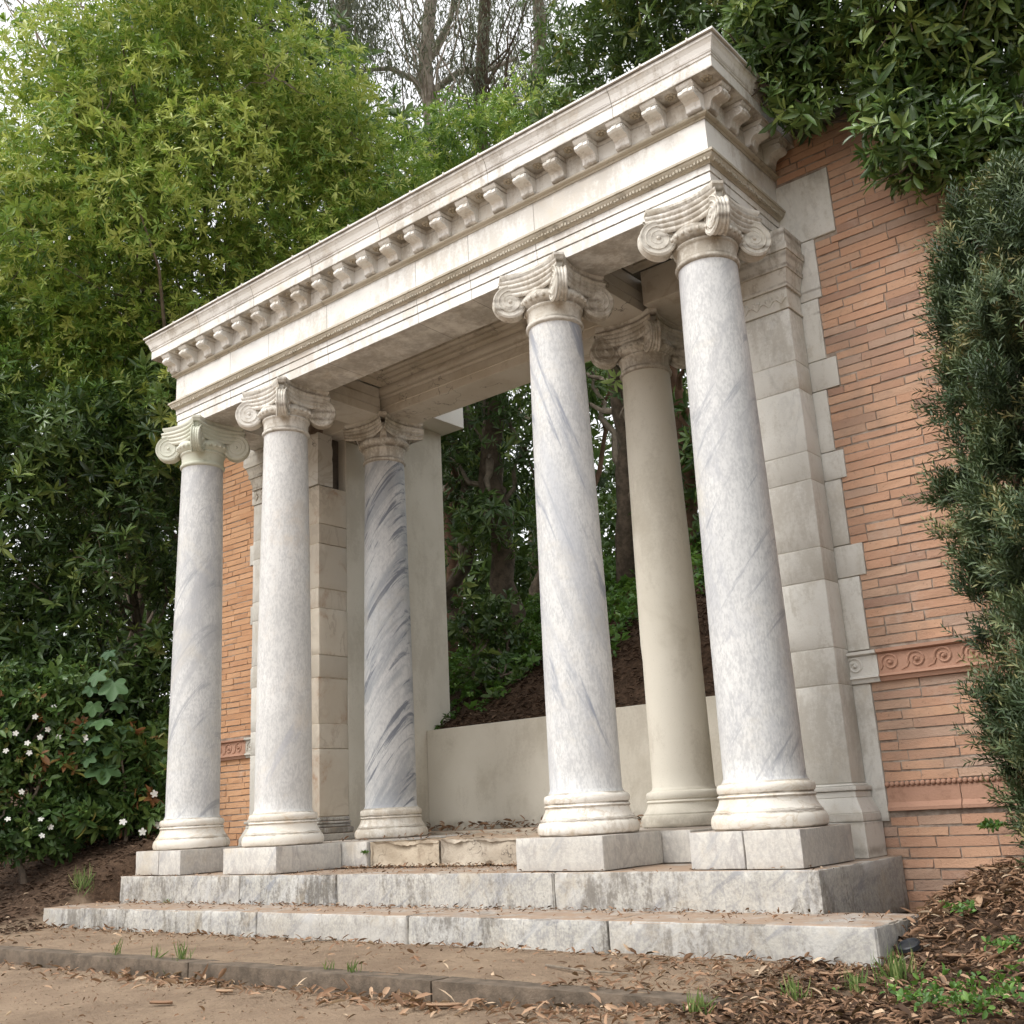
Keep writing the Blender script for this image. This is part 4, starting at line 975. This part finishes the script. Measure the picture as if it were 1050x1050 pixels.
# ------------------------------------------------------------------ flowering shrubs, lower left
def flowers(e, pts, r=.05):
    T = Matrix.Translation(-e.location)
    for p in pts:
        mb = MB(); a0 = random.uniform(0, 6); f = Vector(CO) - Vector(p); f = (f.normalized() + Vector((random.uniform(-.4, .4), random.uniform(-.4, .4), random.uniform(0, .7)))).normalized()
        u = f.cross(Vector((0, 0, 1))).normalized(); v = f.cross(u)
        for k in range(5):
            a = a0 + k * 1.2566; d = u * math.cos(a) + v * math.sin(a); s = u * -math.sin(a) + v * math.cos(a); q = Vector(p)
            mb.add([q, q + d * r * .6 - s * r * .42 + f * r * .25, q + d * r * 1.1 - s * r * .3 + f * r * .12, q + d * r * 1.2 + f * r * .05, q + d * r * 1.1 + s * r * .3 + f * r * .12, q + d * r * .6 + s * r * .42 + f * r * .25], [(0, 1, 2, 3), (0, 3, 4, 5)])
        o = mb.build('flower', MT['petal'], e, 80); o.matrix_parent_inverse = T
def cs(x0, x1, y0, y1, step, D, r): return zone(lambda x, y: y0 < y < y1 + 4 * math.sin(x * .09), (x0, x1), (y0, y1), step, lambda x, y: D, r, .2, .3, 2)
def gb(px, D):
    b = at(px, 870, D); b[2] = float(height(b[0], b[1])); return tuple(b)
foot = lambda a, b, r: [(*(gpos(px + random.uniform(-6, 6), 874 - px * .13) + np.array([0, 0, .10])), r * random.uniform(.7, 1.2)) for px in range(a, b, 12)]
e1 = tree('flowering_shrub', 'bushy green shrub with small white flowers at the left edge of the photo', 'shrub', gb(30, 14.4), tuple(at(30, 760, 14.6)), .04, cs(-60, 86, 690, 866, 24, 14.3, .25) + foot(-60, 90, .17), None, MT['lf_shrub'], per=480, nl=7, L=.115, wr=.42, tint=(.50, .20), limbs=10, trunk_r1=.015, lo=.4, hi=.06)
flowers(e1, [at(x, y, 13.98) for x, y in [(6, 770), (16, 752), (28, 762), (41, 756), (49, 748), (30, 772), (22, 812), (42, 840), (52, 848), (43, 857), (8, 840), (55, 725), (60, 756), (36, 735)]], .030)
e2 = tree('flowering_shrub', 'low broad-leaved shrub with white flowers beside the far left plinth', 'shrub', gb(130, 14.2), tuple(at(130, 790, 14.3)), .03, cs(78, 176, 745, 852, 22, 14.2, .20) + foot(84, 166, .15), None, MT['lf_shrub'], per=520, nl=8, L=.16, wr=.34, tint=(.46, .2), limbs=8, trunk_r1=.012, lo=.3, hi=.10)
flowers(e2, [at(x, y, 13.9) for x, y in [(126, 843), (146, 853), (158, 814), (162, 846), (87, 757)]], .040)
e3 = tree('shrub', 'dark leafy shrub above the white flowers, under the rhododendron', 'shrub', gb(60, 15.2), tuple(at(60, 700, 15.2)), .05, cs(-60, 175, 660, 765, 34, 15.1, .34), None, MT['lf_mid'], per=210, nl=8, L=.18, wr=.3, tint=(.45, .18), limbs=10, trunk_r1=.02, lo=.3)
# lobed-leaf climber
lb = empty('mallow_plant', gb(112, 14), 'plant with large pale lobed leaves rising among the white-flowered shrubs', 'plant'); T = Matrix.Translation(-lb.location)
st = MB(); pts, rr = limb(gb(112, 14.4), at(106, 672, 14.15), .012, .005, 0, 9, .12); st.tube(pts, rr, 6)
mbv = []
for px, py, s in [(93, 705, .11), (112, 762, .15), (92, 775, .12), (120, 772, .10), (101, 690, .15), (117, 700, .20), (96, 722, .14), (106, 738, .16), (98, 755, .13), (122, 722, .12), (105, 784, .24), (128, 745, .13), (112, 668, .11), (90, 740, .10)]:
    q = at(px, py, 14.0 + random.uniform(-.12, .12)); near = min(pts, key=lambda p: (p - Vector(q)).length); st.tube([near, (near + Vector(q)) / 2 + Vector((0, 0, .03)), q], [.006, .005, .004], 5); mbv.append((q, s))
o = st.build('stem', MT['lf_lobed'], lb, 60); o.matrix_parent_inverse = T
for q, s in mbv:
    mb = MB(); f = (Vector((.5, -.6, .75)) + Vector(randdir(1)[0]) * .35).normalized(); dn = (Vector((0, 0, -1)) - f * -f.z).normalized(); sd = f.cross(dn); q = Vector(q); vs = [q]
    N_ = 40
    for k in range(N_):
        a = 2 * math.pi * k / N_; r = s * (.62 + .30 * abs(math.cos(a * 2.5)) ** 1.5) * (.55 if abs(a - math.pi) < .3 else 1)
        vs.append(q + dn * (r * math.cos(a) + s * .35) + sd * r * math.sin(a) - f * (.10 * s * (1 + math.cos(a * 5))))
    mb.add(vs, [(0, k + 1, (k + 1) % N_ + 1) for k in range(N_)])
    o = mb.build('leaf', MT['lf_lobed'], lb, 80); o.matrix_parent_inverse = T
    at_ = o.data.attributes.new('tint', 'FLOAT', 'POINT'); at_.data.foreach_set('value', [random.random()] * len(o.data.vertices))

# ------------------------------------------------------------------ litter, chips, weeds
def flatleaves(name, label, x, y, z, L, Wd, tint, mat, tilt=.35, droop=.3, stand=.0):
    n = len(x); a = RNG.random(n) * 6.283
    D = np.stack([np.cos(a), np.sin(a), stand + tilt * RNG.normal(size=n) * .6], 1); Nn = np.stack([tilt * RNG.normal(size=n), tilt * RNG.normal(size=n), np.ones(n)], 1)
    o = leaf_mesh(name, np.stack([x, y, z], 1), D, Nn, L, Wd, tint, mat, droop=droop, fold=.35, shape=(.40, .46)); 
    tag(o, label, kind='stuff'); return o
xs, ys, zs, Ls, ts = [], [], [], [], []
def sc(n, fx, fy, fz=None, L=(.05, .13), dz=.02, t=.5):
    x = fx(n); y = fy(n); z = (bumpy(x, y) if fz is None else np.full(n, fz) + 0 * x) + .006 + dz * RNG.random(n)
    xs.append(x); ys.append(y); zs.append(z); Ls.append(RNG.uniform(*L, n)); ts.append(t + .24 * RNG.normal(size=n))
U = lambda a, b: (lambda n: RNG.uniform(a, b, n)); G = lambda m, s: (lambda n: RNG.normal(m, s, n))
sc(10500, U(.62, 3.6), U(-2.6, .98), None, (.02, .07), .025, .42)
sc(1500, U(.56, 2.2), U(-.6, .95), None, (.03, .10), .05, .5)
sc(900, U(1.07, 2.6), U(-1.9, -.2), None, (.03, .10), .03, .52)
sc(1500, U(-.2, 3.4), U(-3.4, -2.2), None, (.025, .08), .015, .5)
sc(700, U(-.3, 1.2), U(-2.5, -1.1), None, (.025, .08), .015, .5)
sc(520, U(-7.5, .9), lambda n: -2.325 - np.abs(RNG.normal(0, .14, n)), None, (.03, .09), .02, .5)
sc(260, lambda n: np.concatenate([RNG.normal(-3.3, .7, n // 2), RNG.normal(-1.0, .5, n - n // 2)]), lambda n: -2.34 - np.abs(RNG.normal(0, .12, n)), None, (.06, .12), .03, .62)
sc(650, U(-7.7, 1.0), lambda n: -1.04 - np.abs(RNG.normal(0, .10, n)), None, (.025, .08), .015, .5)
sc(260, U(-7.7, 1.0), U(-2.2, -1.1), None, (.03, .08), .008, .55)
sc(260, U(-12, 2), U(-4.2, -2.5), None, (.03, .09), .008, .62)
sc(620, U(-7.6, .95), lambda n: -.46 - np.abs(RNG.normal(0, .06, n)), Z2, (.02, .06), .012, .4)
sc(240, U(-7.6, 1.0), U(-.98, -.46), Z2, (.02, .06), .006, .5)
sc(420, U(-4.7, -1.95), lambda n: .39 - np.abs(RNG.normal(0, .08, n)), Z1, (.02, .06), .014, .45)
sc(200, U(-4.7, -1.95), U(-.4, .39), Z1, (.02, .05), .006, .5)
sc(380, U(-5.75, -1.2), lambda n: 2.68 - np.abs(RNG.normal(0, .22, n)), .03, (.05, .13), .07, .42)
sc(160, U(-5.2, -1.6), U(.5, 2.5), 0., (.03, .08), .02, .45)
sc(90, U(-7.6, .6), lambda n: np.where(RNG.random(n) < .5, -.41, -.42) , Z1, (.02, .05), .006, .45)
sc(5200, U(-9, 2), lambda n: RNG.uniform(-4.6, -2.33, n), None, (.006, .026), .004, .42)
sc(900, U(-7.6, .9), U(-2.3, -1.05), None, (.008, .022), .004, .45)
x = np.concatenate(xs); y = np.concatenate(ys); z = np.concatenate(zs); L = np.concatenate(Ls)
inside = (x > -7.3) & (x < .512) & (y > -.45) & (z < -.3)   # nothing inside the steps
below = (x > -7.83) & (x < 1.055) & (y > -1.0) & (y < -.3) & (z < -.51)
k = ~(inside | below)
flatleaves('leaf_litter', 'brown and tan dead leaves scattered on the ground, the steps and along the curb', x[k], y[k], z[k], L[k], L[k] * RNG.uniform(.14, .40, k.sum()), np.concatenate(ts)[k], MT['litter'], .75, .22, .1)
# bark mulch
n = 9000
x = np.concatenate([RNG.uniform(-13, -7.3, n), RNG.uniform(-6.6, -.9, n), RNG.uniform(.6, 3.6, 3000)]); y = np.concatenate([RNG.uniform(-2.0, 2.6, n), 2.84 + RNG.random(n) ** 1.2 * 2.6, RNG.uniform(-2.6, .95, 3000)])
k = ~((x < -7) & (x > -7.84) & (y > -1.02)) & ~((x < -8.0) & (y < -1.9))
x, y = x[k], y[k]; L = RNG.uniform(.03, .10, len(x))
flatleaves('bark_mulch', 'dark brown bark chips covering the slopes', x, y, bumpy(x, y) + .004 + .02 * RNG.random(len(x)), L, L * RNG.uniform(.2, .45, len(x)), .45 + .24 * RNG.normal(size=len(x)), MT['chip'], .45, .1, .08)

# curled bark strips and twigs, larger pieces one can tell apart
def hz(x, y, e=.01): return (x, y, float(bumpy(x, y)) + e)
STR = [(500, 1028, .22, .8, 'upright curled tan bark strip against the curb'), (1000, 985, .30, .3, 'broad flat tan bark piece on the litter right of the steps'), (985, 913, .2, .2, 'pale crumpled leaf lying just below the brick wall'), (1005, 935, .16, 1.9, 'upright reddish dead leaf right of the steps'), (930, 925, .34, .1, 'long thin bark strip beside the end of the upper step'),
       (965, 965, .22, .6, 'pinkish curled leaf beside the end of the lower step'), (850, 1003, .26, .1, 'thin bark curl in front of the right end of the lower step'), (230, 1020, .14, .2, 'lone tan leaf lying on the dirt path'), (165, 1032, .16, .4, 'small bark strip lying on the dirt path, further left'), (455, 1035, .2, .5, 'tan leaf heaped at the foot of the curb')]
for px, py, L, a, lab in STR:
    p = gpos(px, py); mb = MB(); n = 9; pts = []
    w = .05 if L > .18 else .04; vs = []
    for i in range(n):
        u = i / (n - 1) - .5; c = math.cos(a * .9); s = math.sin(a * .9)
        lx = L * u; lz = .012 + .05 * L * 4 * u * u * (1 if 'curl' in lab else .3) + (.05 * (u + .5) if 'upright' in lab else 0)
        ww = w * (1 - (2 * u) ** 4 * .75) * .5
        for t, dz in ((-1, .012), (0, 0), (1, .014)): vs.append((p[0] + lx * c - ww * t * s, p[1] + lx * s + ww * t * c, p[2] + lz + dz))
    mb.add(vs, [(i * 3 + j, i * 3 + j + 1, (i + 1) * 3 + j + 1, (i + 1) * 3 + j) for i in range(n - 1) for j in range(2)])
    o = mb.build('bark_strip' if 'bark' in lab else 'dead_leaf', MT['litter'], None, 80); tag(o, lab, 'bark' if 'bark' in lab else 'leaf')
    sol = o.modifiers.new('thickness', 'SOLIDIFY'); sol.thickness = .004
    at_ = o.data.attributes.new('tint', 'FLOAT', 'POINT'); at_.data.foreach_set('value', [random.uniform(.6, .9)] * len(o.data.vertices))
for pts_, lab in (([(905, 1003), (925, 990), (940, 978), (955, 972)], 'bent grey twig in front of the black cap'), ([(560, 992), (600, 1000), (650, 1001)], 'thin twig on the tread below the lower step'), ([(310, 967), (340, 967), (352, 963)], 'short dark stick at the foot of the lower step')):
    pp_ = [Vector(gpos(a, b)) + Vector((0, 0, .012 + .01 * (i % 2))) for i, (a, b) in enumerate(pts_)]
    o = MB().tube(pp_, np.linspace(.008, .004, len(pp_)), 6).build('twig', MT['twig'], None, 60); tag(o, lab, 'twig')
p = gpos(918, 973); o = MB().lathe([(.001, .0), (.055, 0), (.062, .004), (.062, .026), (.056, .032), (.05, .031), (.046, .024), (.001, .022)], 28, close=False).build('round_cap', MT['blackplastic'], None, 40)
o.location = (1.17, -.86, float(bumpy(1.17, -.86)) + .025); o.rotation_euler = (.35, -.15, 0); tag(o, 'small round black plastic cap among leaves beside the lower step', 'cap')
# weeds and grass
WD = [(85, 912, 46, .20, 'grass tuft on the dark mulch left of the upper step'), (118, 983, 20, .11, 'grass tuft at the left end of the curb'), (185, 993, 34, .13, 'largest grass tuft growing at the foot of the curb'), (158, 990, 16, .08, 'small grass tuft between two larger ones along the curb'), (335, 1003, 14, .07, 'sparse grass blades at the curb below the warm column'), (362, 1003, 14, .07, 'tiny grass tuft at the curb, right of the sparse blades'),
      (920, 1010, 60, .15, 'dense grass tuft in the litter in front of the black cap'), (880, 1018, 36, .10, 'loose grass tuft left of the dense one in the litter'), (715, 1040, 34, .09, 'grass tuft beyond the right end of the curb, bottom edge'), (815, 1026, 24, .10, 'thin grass tuft below the lower step near its right end'), (190, 926, 10, .05, 'tiny weed in the corner between the two marble steps')]
for px, py, n, h, lab in WD:
    p = gpos(px, py)
    if 'corner' in lab: p = np.array([-6.4, -.46, Z2])
    a = RNG.random(n) * 6.28; s = RNG.random(n) ** 1.5 * h * .7
    P = np.stack([p[0] + s * np.cos(a), p[1] + s * np.sin(a) * .7, np.full(n, p[2])], 1); P[:, 2] = np.maximum(bumpy(P[:, 0], P[:, 1]), p[2] if 'corner' in lab else -9) - .005
    D = np.stack([np.cos(a) * .5, np.sin(a) * .5, np.ones(n)], 1) + .25 * RNG.normal(size=(n, 3))
    o = leaf_mesh('grass_tuft', P, D, np.stack([np.cos(a), np.sin(a), .3 * np.ones(n)], 1), h * (.6 + .7 * RNG.random(n)), .008 + .004 * RNG.random(n), .5 + .25 * RNG.normal(size=n), MT['grass'], droop=.35, shape=(.5, .45))
    tag(o, lab, 'grass', 'grass tufts by the path')
for px, py, L, n, lab in [(985, 938, .038, 26, 'small leafy weed in the litter below the yew'), (1035, 975, .036, 22, 'small pale weed under the broad yew column'), (1005, 1040, .032, 110, 'patch of clover-like weed at the bottom right corner'), (950, 1035, .028, 40, 'small clover-like weed left of the bottom right patch'), (1025, 830, .045, 26, 'light green sprig growing out beside the lower yew foliage'), (425, 868, .03, 14, 'small green weed growing in the joint of the threshold')]:
    if py == 830: p = np.array([1.22, .72, float(bumpy(1.22, .72)) + .25])
    elif py == 868: p = np.array([-4.42, .385, -.13])
    else: p = gpos(px, py)
    P = p + RNG.normal(size=(n, 3)) * np.array([.045, .045, .02]) * (1 if n < 41 else 3.2) * (.35 if py == 868 else 1); P[:, 2] = np.abs(P[:, 2] - p[2]) + p[2] + .02
    lp, ld, ln, ll, lw_ = rosettes(P, nrm(np.array([[0, -.2, 1.]]) + .4 * RNG.normal(size=(n, 3))), 4, L, .6, (.7, 1.5))
    o = leaf_mesh('weed', lp, ld, ln, ll, lw_, np.full(len(lp), .45) + .25 * RNG.normal(size=len(lp)), MT['lf_cover']); tag(o, lab, 'weed') if n < 41 else tag(o, lab, kind='stuff')

# ------------------------------------------------------------------ light and sky
EL, AZ = 52, 205   # sun elevation; direction the light comes from, clockwise from +Y
w = bpy.data.worlds.new('World'); S.world = w; w.use_nodes = True; nt = w.node_tree; nt.nodes.clear()
sky = nt.nodes.new('ShaderNodeTexSky'); sky.sky_type = 'NISHITA'; sky.sun_disc = False; sky.sun_elevation = rad(EL); sky.sun_rotation = rad(AZ)
sky.dust_density = 6; sky.air_density = 1.2; sky.ozone_density = 1
hs = nt.nodes.new('ShaderNodeHueSaturation'); hs.inputs['Saturation'].default_value = .3
bg = nt.nodes.new('ShaderNodeBackground'); bg.inputs['Strength'].default_value = .14
wo = nt.nodes.new('ShaderNodeOutputWorld')
ov = nt.nodes.new('ShaderNodeMix'); ov.data_type = 'RGBA'; ov.inputs['Factor'].default_value = .55; ov.inputs[7].default_value = (9.9, 9.9, 10.0, 1)   # high thin overcast
nt.links.new(sky.outputs[0], hs.inputs['Color']); nt.links.new(hs.outputs[0], ov.inputs[6]); nt.links.new(ov.outputs[2], bg.inputs[0]); nt.links.new(bg.outputs[0], wo.inputs[0])
sd = bpy.data.lights.new('sun', 'SUN'); sd.energy = 1.15; sd.angle = rad(24); sd.color = (1, .982, .945)
so = bpy.data.objects.new('sun', sd); COL.objects.link(so)
dv = Vector((math.sin(rad(AZ)) * math.cos(rad(EL)), math.cos(rad(AZ)) * math.cos(rad(EL)), math.sin(rad(EL))))
so.rotation_euler = dv.to_track_quat('Z', 'Y').to_euler()
S.view_settings.view_transform = 'Standard'; S.view_settings.look = 'None'; S.view_settings.gamma = 1; S.view_settings.exposure = 0.62
S.render.engine = 'CYCLES'
